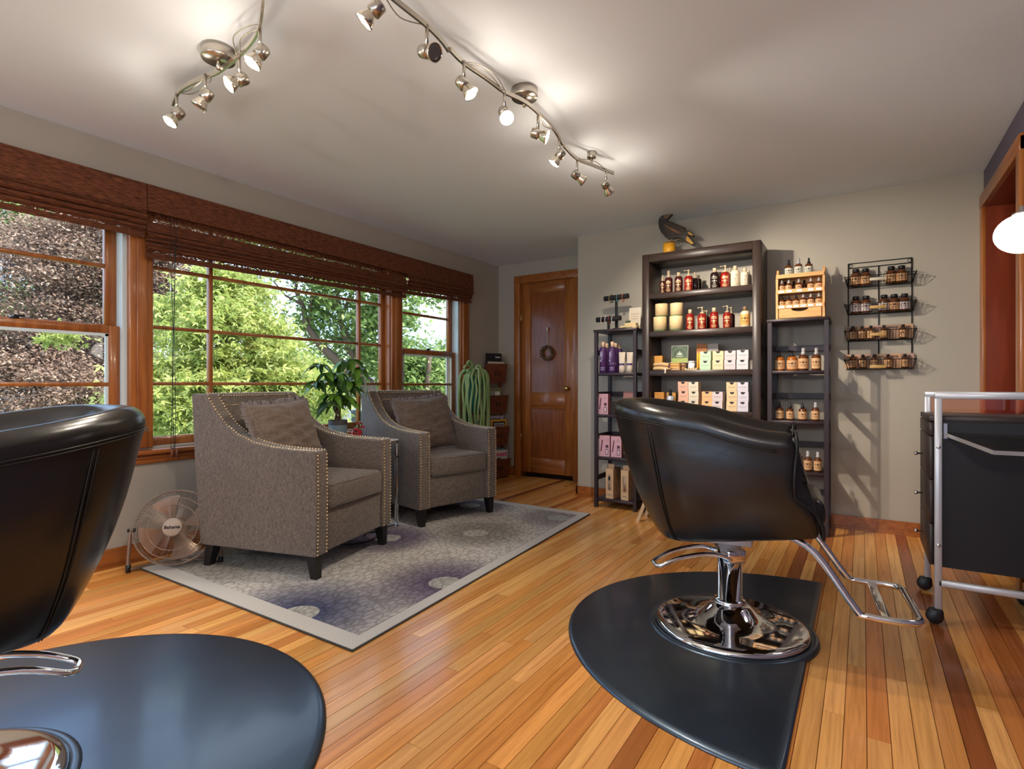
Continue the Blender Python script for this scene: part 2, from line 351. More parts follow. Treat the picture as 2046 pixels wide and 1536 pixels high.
w5 = sempty('fill_window_side', 'unseen side window added behind the viewer for cool fill')  # added out of view to bring more cool sky light into the room
fr = MB(); fr.box(XL-.1, XL-.05, -2.5, -.05, .62, .68); fr.box(XL-.1, XL-.05, -2.5, -.05, 2.09, 2.15)
for y in (-2.5, -1.70, -.90, -.10): fr.box(XL-.1, XL-.05, y, y+.05, .68, 2.09)
obj('window_frame', fr, trim_m, w5)
for y in (-2.45, -1.65, -.85): obj('pane', MB().box(XL-.078, XL-.074, y, y+.75, .68, 2.09), glass_m, w5)

# baseboards
def base(name, boxes, lab):
    m = MB()
    for b in boxes: m.box(*b)
    return struct(name, m, trimh_m, lab)
base('baseboard_left', [(XL, XL+.014, YN, YD, 0, .105), (XL, XL+.022, YN, YD, 0, .02)], 'stained baseboard under the windows')
base('baseboard_back', [(XJ-.012, XR, YS-.014, YS, 0, .09), (XJ-.022, XR, YS-.024, YS, 0, .018), (XJ-.014, XJ, YS-.014, YD, 0, .09)], 'stained wood baseboard along the shelf wall')
base('baseboard_right', [(XR-.014, XR, YN, OY0-.09, 0, .09)], 'stained baseboard on the purple wall')
base('baseboard_door', [(XL, DX0-.08, YD-.014, YD, 0, .1)], 'short stained baseboard beside the door casing')

# ------------------------------------------------------------------ cased opening
tr1 = sempty('trim_1', 'stained wood casing and red jambs of the right opening')
obj('casing', MB().rbox(XR-.02, XR+.002, OY1-.005, YS+.0, 0, 2.165, .004), trim_m, tr1)
obj('casing', MB().rbox(XR-.02, XR+.002, OY0-.075, OY0+.005, 0, 2.165, .004), trim_m, tr1)
obj('head_casing', MB().rbox(XR-.022, XR+.002, OY0-.075, YS, OZ-.005, 2.175, .004), trimh_m, tr1)
obj('jamb', MB().box(XR, XR+.15, OY1-.012, OY1+.0, 0, OZ), jamb_m, tr1)
obj('jamb', MB().box(XR, XR+.15, OY0, OY0+.012, 0, OZ), jamb_m, tr1)
obj('head_jamb', MB().box(XR, XR+.15, OY0, OY1, OZ-.012, OZ), jamb_m, tr1)
obj('casing', MB().rbox(XR+.15, XR+.17, OY1-.004, OY1+.07, 0, 2.165, .004), trim_m, tr1)

# ------------------------------------------------------------------ windows
GX = XL-.075                         # main glazing plane
def bars(rects, x0, x1, name, m, parent):
    for (y0, y1, z0, z1) in rects: obj(name, MB().rbox(x0, x1, y0, y1, z0, z1, .003, 1), m, parent)
def panes(rects, x, parent):
    for (y0, y1, z0, z1) in rects: obj('pane', MB().box(x-.002, x+.002, y0, y1, z0, z1), glass_m, parent)
MUL = ((1.410, 1.530), (3.425, 3.555))
tw = sempty('trim_2', 'stained casing, posts, stool and apron around the windows')
for (a, b) in MUL: obj('mullion_post', MB().rbox(XL-.10, XL+.018, a, b, WZ0, WZ1, .006), trim_m, tw)
for (a, b) in MUL: obj('mullion_bead', MB().rbox(XL+.012, XL+.026, (a+b)/2-.028, (a+b)/2+.028, WZ0, WZ1, .005), trim_m, tw)
obj('casing', MB().rbox(XL-.004, XL+.02, 4.43, 4.525, .60, 2.13, .006), trim_m, tw)
obj('casing', MB().rbox(XL-.004, XL+.02, .36, .45, .60, 2.13, .006), trim_m, tw)
obj('jamb', MB().box(XL-.15, XL, WY1-.02, WY1, WZ0, WZ1), trim_m, tw)
obj('jamb', MB().box(XL-.15, XL, WY0, WY0+.02, WZ0, WZ1), trim_m, tw)
obj('head_casing', MB().rbox(XL-.004, XL+.02, .36, 4.525, 2.045, 2.13, .006), trimh_m, tw)
obj('head_jamb', MB().box(XL-.15, XL, WY0, WY1, WZ1-.02, WZ1), trimh_m, tw)
obj('stool', MB().rbox(XL-.15, XL+.055, .34, 4.545, .602, .628, .008), trimh_m, tw)
obj('apron', MB().rbox(XL-.002, XL+.020, .36, 4.525, .548, .602, .004), trimh_m, tw)
obj('apron_bead', MB().rbox(XL-.002, XL+.030, .36, 4.525, .575, .590, .004), trimh_m, tw)
def double_hung(name, lab, y0, y1):
    w = sempty(name, lab)
    zt, zb, zm = WZ1-.02, .628, 1.30
    for yy in ((y0, y0+.022), (y1-.022, y1)): obj('jamb_liner', MB().box(XL-.135, XL-.02, yy[0], yy[1], zb, zt), liner_m, w)
    obj('storm_frame', MB().box(XL-.150, XL-.138, y0+.022, y0+.06, zb, zt).box(XL-.150, XL-.138, y1-.06, y1-.022, zb, zt).box(XL-.150, XL-.138, y0+.06, y1-.06, zb, zb+.04), white_m, w)
    # upper sash (outer track)
    xa, xb = XL-.130, XL-.095; st = .055; a, b = y0+.022, y1-.022
    bars([(a, a+st, zm, zt), (b-st, b, zm, zt), (a+st, b-st, zt-.05, zt), (a+st, b-st, zm, zm+.035)], xa, xb, 'sash_rail', trim_m, w)
    bars([(a+st, b-st, 1.650, 1.672)], xa, xb, 'muntin', trim_m, w)
    panes([(a+st, b-st, zm+.035, 1.650), (a+st, b-st, 1.672, zt-.05)], (xa+xb)/2, w)
    # lower sash (inner track)
    xa, xb = XL-.090, XL-.050
    bars([(a, a+st, zb, zm+.025), (b-st, b, zb, zm+.025), (a+st, b-st, zm-.018, zm+.025), (a+st, b-st, zb, zb+.062)], xa, xb, 'sash_rail', trim_m, w)
    bars([(a+st, b-st, .990, 1.012)], xa, xb, 'muntin', trim_m, w)
    panes([(a+st, b-st, zb+.062, .990), (a+st, b-st, 1.012, zm-.018)], (xa+xb)/2, w)
    obj('glazing_strip', MB().box(xb-.012, xb-.004, b-st-.014, b-st, zb+.06, zm-.02).box(xb-.012, xb-.004, a+st, b-st, zm-.034, zm-.018).box(xb-.012, xb-.004, a+st, a+st+.014, zb+.06, zm-.02), liner_m, w)
    ym = (a+b)/2
    obj('sash_lock', MB().lathe([(.020, 0), (.020, .008), (.010, .014)], 12, Matrix.Translation((xa+.02, ym, zm+.025))).rbox(xa+.01, xa+.03, ym-.005, ym+.04, zm+.038, zm+.047, .002), blackmetal_m, w)
    return w
double_hung('window_1', 'left double-hung window beside the styling chair', WY0+.02, MUL[0][0])
double_hung('window_3', 'narrow double-hung window nearest the corner', MUL[1][1], WY1-.02)
w2 = sempty('window_2', 'large divided picture window behind the armchairs')
py0, py1 = MUL[0][1], MUL[1][0]; xa, xb = XL-.105, XL-.065; zt, zb = WZ1-.02, .628
bars([(py0, py0+.02, zb, zt), (py1-.05, py1, zb, zt), (py0+.02, py1-.05, zt-.06, zt), (py0+.02, py1-.05, zb, .690)], xa, xb, 'sash_rail', trim_m, w2)
obj('jamb_liner', MB().box(XL-.062, XL-.004, py1-.012, py1, zb, zt), trim_m, w2)
vy = (1.905, 3.135); hz = (1.005, 1.340, 1.692)
bars([(y-.012, y+.012, .690, zt-.06) for y in vy], xa+.004, xb+.002, 'muntin', trim_m, w2)
ye = [py0+.02]+[v for y in vy for v in (y-.012, y+.012)]+[py1-.05]
bars([(ye[k], ye[k+1], z-.010, z+.010) for z in hz for k in (0, 2, 4)], xa+.004, xb, 'muntin', trim_m, w2)
ze = [.690]+[v for z in hz for v in (z-.010, z+.010)]+[zt-.06]
panes([(ye[k], ye[k+1], ze[j], ze[j+1]) for k in (0, 2, 4) for j in (0, 2, 4, 6)], (xa+xb)/2, w2)

# ------------------------------------------------------------------ door
d1 = sempty('door_1', 'two panel oak door in the recess')
yd0, yd1 = YD+.010, YD+.05; zb = .045
obj('stile', MB().rbox(DX0+.006, DX0+.118, yd0, yd1, zb, DZ-.006, .003, 1), door_m, d1)
obj('stile', MB().rbox(DX1-.112, DX1-.006, yd0, yd1, zb, DZ-.006, .003, 1), door_m, d1)
a, b = DX0+.118, DX1-.112
for (z0, z1) in ((zb, .205), (.735, .915), (1.985, DZ-.006)): obj('rail', MB().rbox(a, b, yd0, yd1, z0, z1, .003, 1), railm, d1)
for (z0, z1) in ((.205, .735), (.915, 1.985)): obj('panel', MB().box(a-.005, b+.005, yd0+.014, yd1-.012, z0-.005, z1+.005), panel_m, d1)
kx = onY(1134, 776, YD-.02)
kn = obj('knob', MB().lathe([(.024, 0), (.024, .006), (.010, .010), (.010, .028), (.025, .038), (.028, .052), (.018, .066), (.001, .068)], 16, Matrix.Translation((-2.585, yd0, .958)) @ Matrix.Rotation(math.pi/2, 4, 'X')), brass_m, d1)
for z in (1.74, .42): obj('hinge', MB().rbox(DX0-.006, DX0+.010, yd0-.012, yd0+.002, z-.045, z+.045, .004), brass_m, d1)
tr3 = sempty('trim_3', 'oak casing around the recessed door')
obj('casing', MB().rbox(DX0-.075, DX0+.004, YD-.022, YD+.001, 0, 2.185, .006), trim_m, tr3)
obj('casing', MB().rbox(DX1-.004, DX1+.075, YD-.022, YD+.001, 0, 2.185, .006), trim_m, tr3)
obj('head_casing', MB().rbox(DX0-.075, DX1+.075, YD-.024, YD+.001, 2.105, 2.19, .006), trimh_m, tr3)
obj('jamb', MB().box(DX0, DX0+.006, YD, YD+.12, 0, DZ).box(DX1-.006, DX1, YD, YD+.12, 0, DZ).box(DX0, DX1, YD, YD+.12, DZ-.006, DZ), trim_m, tr3)

# ================================================================== WOVEN SHADES
def shade(label, y0, y1, zl, zr, folds, bandz=None, cords=None):
    sx = XL+.02
    root = thing('woven_shade', label, 'window shade', (sx, y0, 2.13), 0, 'woven reed shades above the windows'); Lg = y1-y0
    def sheet(profile, name, m, par=root, th=.004, slant=0):
        # profile: (x,z) points; extruded along y with small thickness
        mb = MB(); n = len(profile); ny = 6
        for sgn in (0, 1):
            vs = []
            for j in range(ny+1):
                for (px, pz) in profile: vs.append((px-th*sgn, Lg*j/ny, pz+slant*(j/ny)))
            fs = [(j*n+i, j*n+i+1, (j+1)*n+i+1, (j+1)*n+i) for j in range(ny) for i in range(n-1)]
            mb.add(vs, fs, False)
        N0 = n*(ny+1)
        rim = [(j*n, (j+1)*n) for j in range(ny)]+[(j*n+n-1, (j+1)*n+n-1) for j in range(ny)]+[(i, i+1) for i in range(n-1)]+[(ny*n+i, ny*n+i+1) for i in range(n-1)]
        mb.f += [(a, b, b+N0, a+N0) for a, b in rim]; mb.sm += [False]*len(rim)
        return obj(name, mb, m, par)
    sheet([(.0, -.005), (.055, -.003), (.060, -.02), (.062, -.08), (.063, -.155)], 'valance', woven_m)
    obj('headrail', MB().box(.0, .045, .002, Lg-.002, -.05, -.006), woven_m, root)
    zb = zl-2.13; sl = zr-zl; z = -.15; span = (zb+.05)-z; n = folds
    if bandz: sheet([(.030, z+.02), (.032, z-.055)], 'open_weave_band', openweave_m); sheet([(.032, z-.055), (.050, z-.10)], 'shade_panel', woven_m, slant=sl*.3); z0 = z-.095
    else: z0 = z+.01
    step = (zb+.045-z0)/n
    for k in range(n):
        za = z0+step*k; x = .040+.012*math.sin(k*1.7)
        sheet([(x-.01, za+.006), (x+.016, za+step*.35), (x+.020, za+step*.8), (x+.004, za+step*1.12)], 'fold', woven_m, slant=sl*(k+1)/n)
    sheet([(.030, zb+.062), (.033, zb+.030)], 'open_weave_band', openweave_m, slant=sl)
    sheet([(.034, zb+.032), (.036, zb)], 'bottom_hem', woven_m, slant=sl)
    for (yc, z1) in (cords or []):
        mb = MB()
        for q in (-.012, 0, .010):
            pts = [(.068+.004*math.sin(t_*5+q*90), yc-y0+q*(1-.4*t_)+.006*math.sin(t_*7+q*200), -.16+(z1+.04-2.13+.16)*t_) for t_ in [i/24 for i in range(25)]]
            mb.tube(pts, .0016, 5)
        cd = obj('lift_cord', mb, blackmetal_m, root)
        zz = z1-2.13
        obj('cord_tassel', MB().lathe([(.004, zz+.05), (.010, zz+.035), (.012, zz), (.003, zz-.004)], 10, Matrix.Translation((.07, yc-y0-.008, 0))).lathe([(.004, zz+.04), (.009, zz+.03), (.011, zz-.01), (.003, zz-.015)], 10, Matrix.Translation((.07, yc-y0+.016, 0))), basket_m, cd)
    return root
shade('reddish woven reed shade over the left window, cut by the picture edge', .40, 1.468, 1.825, 1.825, 4)
shade('long reddish woven shade with hanging dark cords over the picture window', 1.472, 3.5575, 1.715, 1.762, 5, True, [(1.605, .585)])
shade('short woven reed shade over the narrow window by the corner', 3.5585, 4.515, 1.800, 1.838, 4)

# ================================================================== OUTDOORS
ZG = -2.4
lw = obj('lawn', MB().box(-70, XL-.3, -40, 70, ZG-.2, ZG), lawn_m); tag(lw, 'green lawn outside below the windows', 'lawn', kind='structure')
def leaf_mesh(name, centers, size, m, star=False, seed=1, upbias=.6, droop=.0):
    rg = np.random.default_rng(seed); n = len(centers)
    nr = rg.normal(size=(n, 3)); nr[:, 2] = np.abs(nr[:, 2])+upbias; nr[:, 0] += .45
    nr /= np.linalg.norm(nr, axis=1)[:, None]
    t = rg.normal(size=(n, 3)); t[:, 2] -= droop; t -= nr*(t*nr).sum(1)[:, None]; t /= np.linalg.norm(t, axis=1)[:, None]; b = np.cross(nr, t)
    s = size*rg.uniform(.65, 1.3, n)[:, None]
    if not star:
        P = [centers-t*s*.5, centers+b*s*.26, centers+t*s*.6-nr*s*.1, centers-b*s*.26]
        V = np.stack(P, 1).reshape(-1, 3); k = 4; F = np.arange(n*4).reshape(n, 4); nf = n
    else:
        P = [centers]
        for ang, ln in ((-1.05, .75), (0, 1.0), (1.05, .75)):
            dv = t*math.cos(ang)+b*math.sin(ang); sd = np.cross(nr, dv)
            P += [centers+dv*s*ln*.45+sd*s*.15, centers+dv*s*ln-nr*s*.14*ln, centers+dv*s*ln*.45-sd*s*.15]
        V = np.stack(P, 1).reshape(-1, 3); base_ = np.arange(n)*10
        F = np.stack([np.stack([base_, base_+1+3*j, base_+2+3*j, base_+3+3*j], 1) for j in range(3)], 1).reshape(-1, 4); nf = n*3
    me = bpy.data.meshes.new(name); me.vertices.add(len(V)); me.vertices.foreach_set('co', V.astype('f').ravel())
    me.loops.add(nf*4); me.loops.foreach_set('vertex_index', F.astype('i').ravel()); me.polygons.add(nf); me.polygons.foreach_set('loop_start', np.arange(0, nf*4, 4, dtype='i'))
    try: me.polygons.foreach_set('loop_total', np.full(nf, 4, dtype='i'))
    except Exception: pass
    me.update(calc_edges=True); me.materials.append(m); return me
def cloud(blobs, n, clumps, cs, flat, seed):
    """blobs: (center, radii, weight)"""
    rg = np.random.default_rng(seed); wt = np.array([b[2] for b in blobs], float); wt /= wt.sum()
    ci = rg.choice(len(blobs), clumps, p=wt); d = rg.normal(size=(clumps, 3)); d /= np.linalg.norm(d, axis=1)[:, None]
    rad = rg.uniform(.35, 1, clumps)**.5
    cc = np.array([blobs[i][0] for i in ci])+d*rad[:, None]*np.array([blobs[i][1] for i in ci])
    li = rg.integers(0, clumps, n); off = rg.normal(size=(n, 3))*cs*rg.uniform(.4, 1.2, clumps)[li][:, None]; off[:, 2] *= flat
    return cc[li]+off
def tree(name, label, basep, blobs, n, clumps, cs, flat, size, m, seed, star=False, trunk=None, droop=0., group='trees outside the windows'):
    root = thing(name, label, 'tree', basep, 0, group); bp = np.array(basep)
    pts = cloud(blobs, n, clumps, cs, flat, seed)-bp
    obj('foliage', leaf_mesh('foliage', pts, size, m, star, seed, droop=droop), None, root)
    mb = MB()
    for path, r0, r1 in (trunk or []):
        q = [Vector(p)-Vector(basep) for p in path]; fine = []
        for i in range(len(q)-1):
            for k in range(4): fine.append(q[i].lerp(q[i+1], k/4))
        fine.append(q[-1]); mm = len(fine)
        mb.tube(fine, [r0+(r1-r0)*i/(mm-1) for i in range(mm)], 7)
    if trunk: obj('trunk', mb, bark_m, root)
    return root
def at(u, v, t):
    r = ray(u, v); return (r[0]*t, r[1]*t, 1+r[2]*t)
def blob(u, v, t, ru, rv, w, rd=None):   # a crown lump in the line of sight of (u,v) at distance t, sized in pixels at that distance
    k = t/F_PX; return (at(u, v, t), (ru*k*1.0, ru*k*1.0, rv*k), w)
tree('maple_tree', 'bright yellow-green maple close behind the picture window', (-6.6, 3.6, ZG),
     [blob(470, 690, 6.6, 110, 110, 3), blob(400, 800, 6.2, 130, 90, 3), blob(540, 790, 6.8, 110, 90, 3), blob(450, 600, 6.8, 70, 70, 1.2), blob(600, 830, 7.4, 80, 60, 1.5), blob(330, 780, 6.2, 60, 80, 1.2), blob(225, 845, 6.0, 40, 30, .25), blob(115, 672, 8.5, 36, 14, .16), blob(350, 640, 6.8, 40, 40, .5)],
     26000, 420, .17, .45, .085, maple_m, 3, True, [([(-6.6, 3.6, ZG), (-6.5, 3.65, -.6), (-6.5, 3.7, .8), (-6.4, 3.6, 1.8)], .11, .03)], droop=.7)
tree('copper_beech', 'dark copper-brown leafed tree filling the left window', (-14.1, 4.6, ZG),
     [blob(70, 620, 11, 150, 200, 3), blob(210, 560, 11.5, 120, 150, 2), blob(350, 520, 12, 80, 120, 1.2), blob(60, 780, 10.5, 160, 100, 2), blob(480, 500, 13, 60, 70, .3), blob(240, 780, 12.5, 120, 110, 1.4)],
     190000, 560, .27, .55, .066, copper_m, 5, False, [([(-14.1, 4.6, ZG), (-14.1, 4.6, 0), (-14.1, 4.6, 2.2), (-14, 4.4, 4)], .22, .08)])
tree('limb_tree', 'tall open tree with forked bare limbs seen through the picture window', (-12.2, 9.6, ZG),
     [blob(700, 600, 14.5, 90, 60, 2), blob(640, 520, 14.5, 90, 50, 1.3), blob(760, 680, 15, 50, 90, 1.4), blob(700, 500, 14.5, 90, 40, 1.2), blob(620, 640, 15, 40, 40, .5), blob(800, 540, 14, 30, 40, .5), blob(700, 700, 16, 70, 40, 1)],
     15000, 240, .33, .6, .15, green_m, 8, False,
     [([at(755, 960, 15), at(752, 850, 15), at(735, 765, 15), at(690, 735, 14.7), at(640, 690, 14.5)], .24, .11), ([at(640, 690, 14.5), at(612, 650, 14.4), at(605, 610, 14.4), at(590, 580, 14.3)], .10, .045), ([at(640, 690, 14.5), at(618, 655, 14.4), at(625, 560, 14.3)], .06, .03),
      ([at(735, 765, 15), at(700, 700, 14.8), at(680, 640, 14.6), at(672, 570, 14.5)], .12, .05), ([at(680, 640, 14.6), at(700, 590, 14.5), at(730, 540, 14.4)], .06, .02), ([at(605, 610, 14.4), at(570, 590, 14.2), at(545, 560, 14)], .04, .015), ([at(590, 580, 14.3), at(598, 530, 14.3), at(580, 490, 14.2)], .045, .015)])
tree('lime_tree', 'rounded light green tree beyond the narrow window', (-10.9, 12.2, ZG), [blob(835, 770, 17, 45, 55, 2), blob(820, 720, 17, 25, 25, 1), blob(880, 770, 19, 40, 60, 1.6), blob(905, 730, 19, 30, 40, 1)],
     13000, 170, .42, .7, .17, green_m, 12, False, [([(-10.9, 12.2, ZG), (-10.9, 12.2, 0), (-10.8, 12.3, 2)], .2, .06)])
tree('overhanging_bough', 'sparse leafy bough hanging at the top of the narrow window', (-5.6, 5.2, ZG), [blob(815, 590, 8.5, 28, 40, 1.6), blob(875, 590, 9, 26, 22, 1), blob(560, 480, 9.0, 90, 18, 1.2), blob(815, 640, 8.4, 12, 20, .4)],
     1500, 70, .12, .7, .10, green_m, 14, False, [([(-5.6, 5.2, ZG), (-5.5, 5.3, 1.5), at(815, 560, 8.2), at(830, 560, 8.6)], .05, .01)])
tree('hedge_tree', 'deep green distant tree line behind the maple', (-29, 21, ZG), [blob(u, 790-30*math.sin(u), 36, 80, 85, 1) for u in range(300, 900, 70)], 26000, 420, 1.1, .8, .30, green_m, 17, False, [([(-29, 21, ZG), (-29, 21, 2)], .3, .1)])
tree('garden_tree', 'mid green tree showing through gaps of the copper tree', (-20, 4, ZG), [blob(150, 640, 21, 150, 90, 1), blob(200, 720, 20, 90, 70, 1.2), blob(60, 440, 20, 60, 40, .4)], 16000, 240, .7, .7, .25, green_m, 19, False, [([(-20, 4, ZG), (-20, 4, 3)], .3, .1)])
# neighbour's house
hs = thing('house', 'pale sided neighbouring house with small white window', 'house', (-17.5, 17.2, ZG), math.radians(20))
siding = MB()
for k in range(22): siding.box(-3, 3, -3.02-.012*(k % 1), -3, k*.13, k*.13+.122)
sid_m = mat('house_siding', (.62, .55, .48), .7); roofm = mat('house_shingle', (.16, .15, .15), .9)
obj('wall', MB().box(-3, 3, -3, 3, 0, 2.9), sid_m, hs)
for k in range(22): obj('siding_board', MB().prism([(-3.035, k*.13), (-3.0, k*.13), (-3.0, k*.13+.128), (-3.012, k*.13+.128)], -3, 3, 'X'), sid_m, hs)
obj('roof', MB().prism([(-3.4, 2.85), (3.4, 2.85), (0, 3.7)], -3.3, 3.3, 'Y'), roofm, hs)
for x in (-1.6, .3, 1.8):
    wn_ = obj('window', MB().box(x-.45, x+.45, -3.07, -3.0, 1.2, 2.5), white_m, hs)
    for (z0, z1) in ((1.28, 1.82), (1.88, 2.42)): obj('pane', MB().box(x-.37, x+.37, -3.085, -3.06, z0, z1), mat('far_pane', (.07, .08, .09), .1), wn_)

# ================================================================== RUG AND MATS
rug_m = mat('dahlia_rug', (.5, .48, .45), .95, spec=.1); t = rug_m.node_tree; p = t.nodes['Principled BSDF']; N = t.nodes.new; L = t.links.new
tc = N('ShaderNodeTexCoord')
flowers = [((-2.05, 1.49), (.075, .085, .17), .46), ((-1.756, 2.114), (.14, .11, .18), .42), ((-2.575, 2.53), (.16, .125, .19), .36), ((-2.17, 2.93), (.30, .28, .26), .36), ((-2.70, 3.57), (.20, .17, .22), .40), ((-1.90, 3.60), (.36, .33, .33), .34), ((-3.0, 1.75), (.36, .33, .29), .45)]
prev = None
vor = N('ShaderNodeTexVoronoi'); vor.feature = 'DISTANCE_TO_EDGE'; vor.inputs['Scale'].default_value = 25; mpv = N('ShaderNodeMapping'); mpv.inputs['Scale'].default_value = (1.35, .75, 1); mpv.inputs['Rotation'].default_value = (0, 0, .5)
L(tc.outputs['Object'], mpv.inputs['Vector']); L(mpv.outputs['Vector'], vor.inputs['Vector'])
vr = N('ShaderNodeValToRGB'); vr.color_ramp.elements[0].position = .0; vr.color_ramp.elements[0].color = (.60, .58, .57, 1); vr.color_ramp.elements[1].position = .20; vr.color_ramp.elements[1].color = (1, 1, 1, 1); L(vor.outputs['Distance'], vr.inputs['Fac'])
col = None; basec = (.64, .61, .57, 1)
for (cx, cy), cc, R_ in flowers:
    vs = N('ShaderNodeVectorMath'); vs.operation = 'DISTANCE'; vs.inputs[1].default_value = (cx, cy, .012); L(tc.outputs['Object'], vs.inputs[0])
    r = N('ShaderNodeValToRGB'); e = r.color_ramp.elements; e[0].position = .075; e[0].color = (0, 0, 0, 1); e[1].position = .085; e[1].color = (1, 1, 1, 1)
    e2 = e.new(.24); e2.color = (.72, .72, .72, 1); e3 = e.new(R_); e3.color = (0, 0, 0, 1)
    L(vs.outputs['Value'], r.inputs['Fac'])
    mx = N('ShaderNodeMix'); mx.data_type = 'RGBA'; L(r.outputs['Color'], mx.inputs['Factor']); mx.inputs[7].default_value = (*cc, 1)
    if col is None: mx.inputs[6].default_value = basec
    else: L(col, mx.inputs[6])
    col = mx.outputs[2]
    r2 = N('ShaderNodeMath'); r2.operation = 'LESS_THAN'; r2.inputs[1].default_value = .075; L(vs.outputs['Value'], r2.inputs[0])
    mx2 = N('ShaderNodeMix'); mx2.data_type = 'RGBA'; L(r2.outputs[0], mx2.inputs['Factor']); L(col, mx2.inputs[6]); mx2.inputs[7].default_value = (.47, .47, .43, 1); col = mx2.outputs[2]
ml = N('ShaderNodeMix'); ml.data_type = 'RGBA'; ml.blend_type = 'MULTIPLY'; ml.inputs['Factor'].default_value = 1; L(col, ml.inputs[6]); L(vr.outputs['Color'], ml.inputs[7])
nz = N('ShaderNodeTexNoise'); nz.inputs['Scale'].default_value = 260; nr_ = N('ShaderNodeValToRGB'); nr_.color_ramp.elements[0].position = .3; nr_.color_ramp.elements[0].color = (.78, .78, .78, 1); nr_.color_ramp.elements[1].position = .7
L(tc.outputs['Object'], nz.inputs['Vector']); L(nz.outputs['Fac'], nr_.inputs['Fac'])
m3 = N('ShaderNodeMix'); m3.data_type = 'RGBA'; m3.blend_type = 'MULTIPLY'; m3.inputs['Factor'].default_value = 1; L(ml.outputs[2], m3.inputs[6]); L(nr_.outputs['Color'], m3.inputs[7]); L(m3.outputs[2], p.inputs['Base Color'])
bp_ = N('ShaderNodeBump'); bp_.inputs['Strength'].default_value = .4; bp_.inputs['Distance'].default_value = .003; L(vor.outputs['Distance'], bp_.inputs['Height']); L(bp_.outputs['Normal'], p.inputs['Normal'])
RA, RB, RC, RD = Vector((-1.607, 1.396)), Vector((-3.326, 1.400)), Vector((-1.767, 3.853)), Vector((-3.425, 3.87))
rug = thing('area_rug', 'pale grey rug with blue and mauve dahlia pattern under armchairs', 'rug', (0, 0, .0005))
def quad(inset):
    c4 = (RA+RB+RC+RD)/4; return [(p_+(c4-p_).normalized()*inset*1.35) for p_ in (RA, RC, RD, RB)]
obj('border', MB().prism([tuple(q) for q in quad(0)], 0, .009, 'Z'), mat('rug_border', (.60, .575, .54), .95, spec=.1, bump=((200, 200, 200), 2, .4, .003), noise=((220, 220, 220), 2, (.48, .46, .43), .4, .6)), rug)
obj('field', MB().prism([tuple(q) for q in quad(.085)], .002, .0105, 'Z'), rug_m, rug)
obj('binding', MB().tube([(q.x, q.y, .0045) for q in quad(-.002)], .0048, 6, True), mat('rug_binding', (.07, .065, .06), .9), rug)

def mat_thing(label, outline, ring_c, ring_r, ridges=False):
    r = thing('salon_mat', label, 'floor mat', (ring_c[0], ring_c[1], .0005), 0, 'half-round rubber mats under the styling chairs')
    loc = [(x-ring_c[0], y-ring_c[1]) for x, y in outline]; n = len(loc)
    cx = sum(a for a, b in loc)/n; cy = sum(b for a, b in loc)/n
    def sc(k): return [(cx+(a-cx)*k, cy+(b-cy)*k) for a, b in loc]
    rings = [(loc, 0), (loc, .004), (sc(.985), .010), (sc(.955), .0125)]
    vs = []; fs = []
    for pts, z in rings: vs += [(a, b, z) for a, b in pts]
    for i in range(len(rings)-1):
        for k in range(n): k2 = (k+1) % n; fs.append((i*n+k, i*n+k2, (i+1)*n+k2, (i+1)*n+k))
    fs.append(tuple(3*n+k for k in range(n))); fs.append(tuple(range(n-1, -1, -1)))
    obj('mat_body', MB().add(vs, fs, True), rubber_m, r)
    obj('chair_recess_rim', MB().lathe([(ring_r+.03, .0), (ring_r+.028, .012), (ring_r+.016, .019), (ring_r+.004, .017), (ring_r, .0126), (ring_r-.01, .0126)], 64, caps=False), rubber_m, r)
    if ridges:
        for a_ in (.2, .45, .7): 
            x0, y0 = (ring_r+.07)*math.cos(a_+.75), (ring_r+.07)*math.sin(a_+.75)
            dx, dy = .30*math.cos(a_*.3+.75), .30*math.sin(a_*.3+.75)
            obj('buckle', MB().sphere((x0+dx*.5, y0+dy*.5, .0115), 1, 16, 8, (.002, .002, .002)), rubber_m, r)
    return r
B2 = (-.46, 2.37); B1 = (-1.85, .30)
o2 = [(-.17-.92*math.cos(a), 2.33+.815*math.sin(a)) for a in [(-math.pi/2)+math.pi*i/60 for i in range(61)]]
mat_thing('black half-round rubber mat under the right styling chair', o2, B2, .295)
o1 = [(-1.85+.80*math.cos(a), .45+.80*math.sin(a)) for a in [(-.60)+(math.pi+1.2)*i/70 for i in range(71)]]
mat_thing('black half-round rubber mat under the left styling chair', o1, B1, .295)

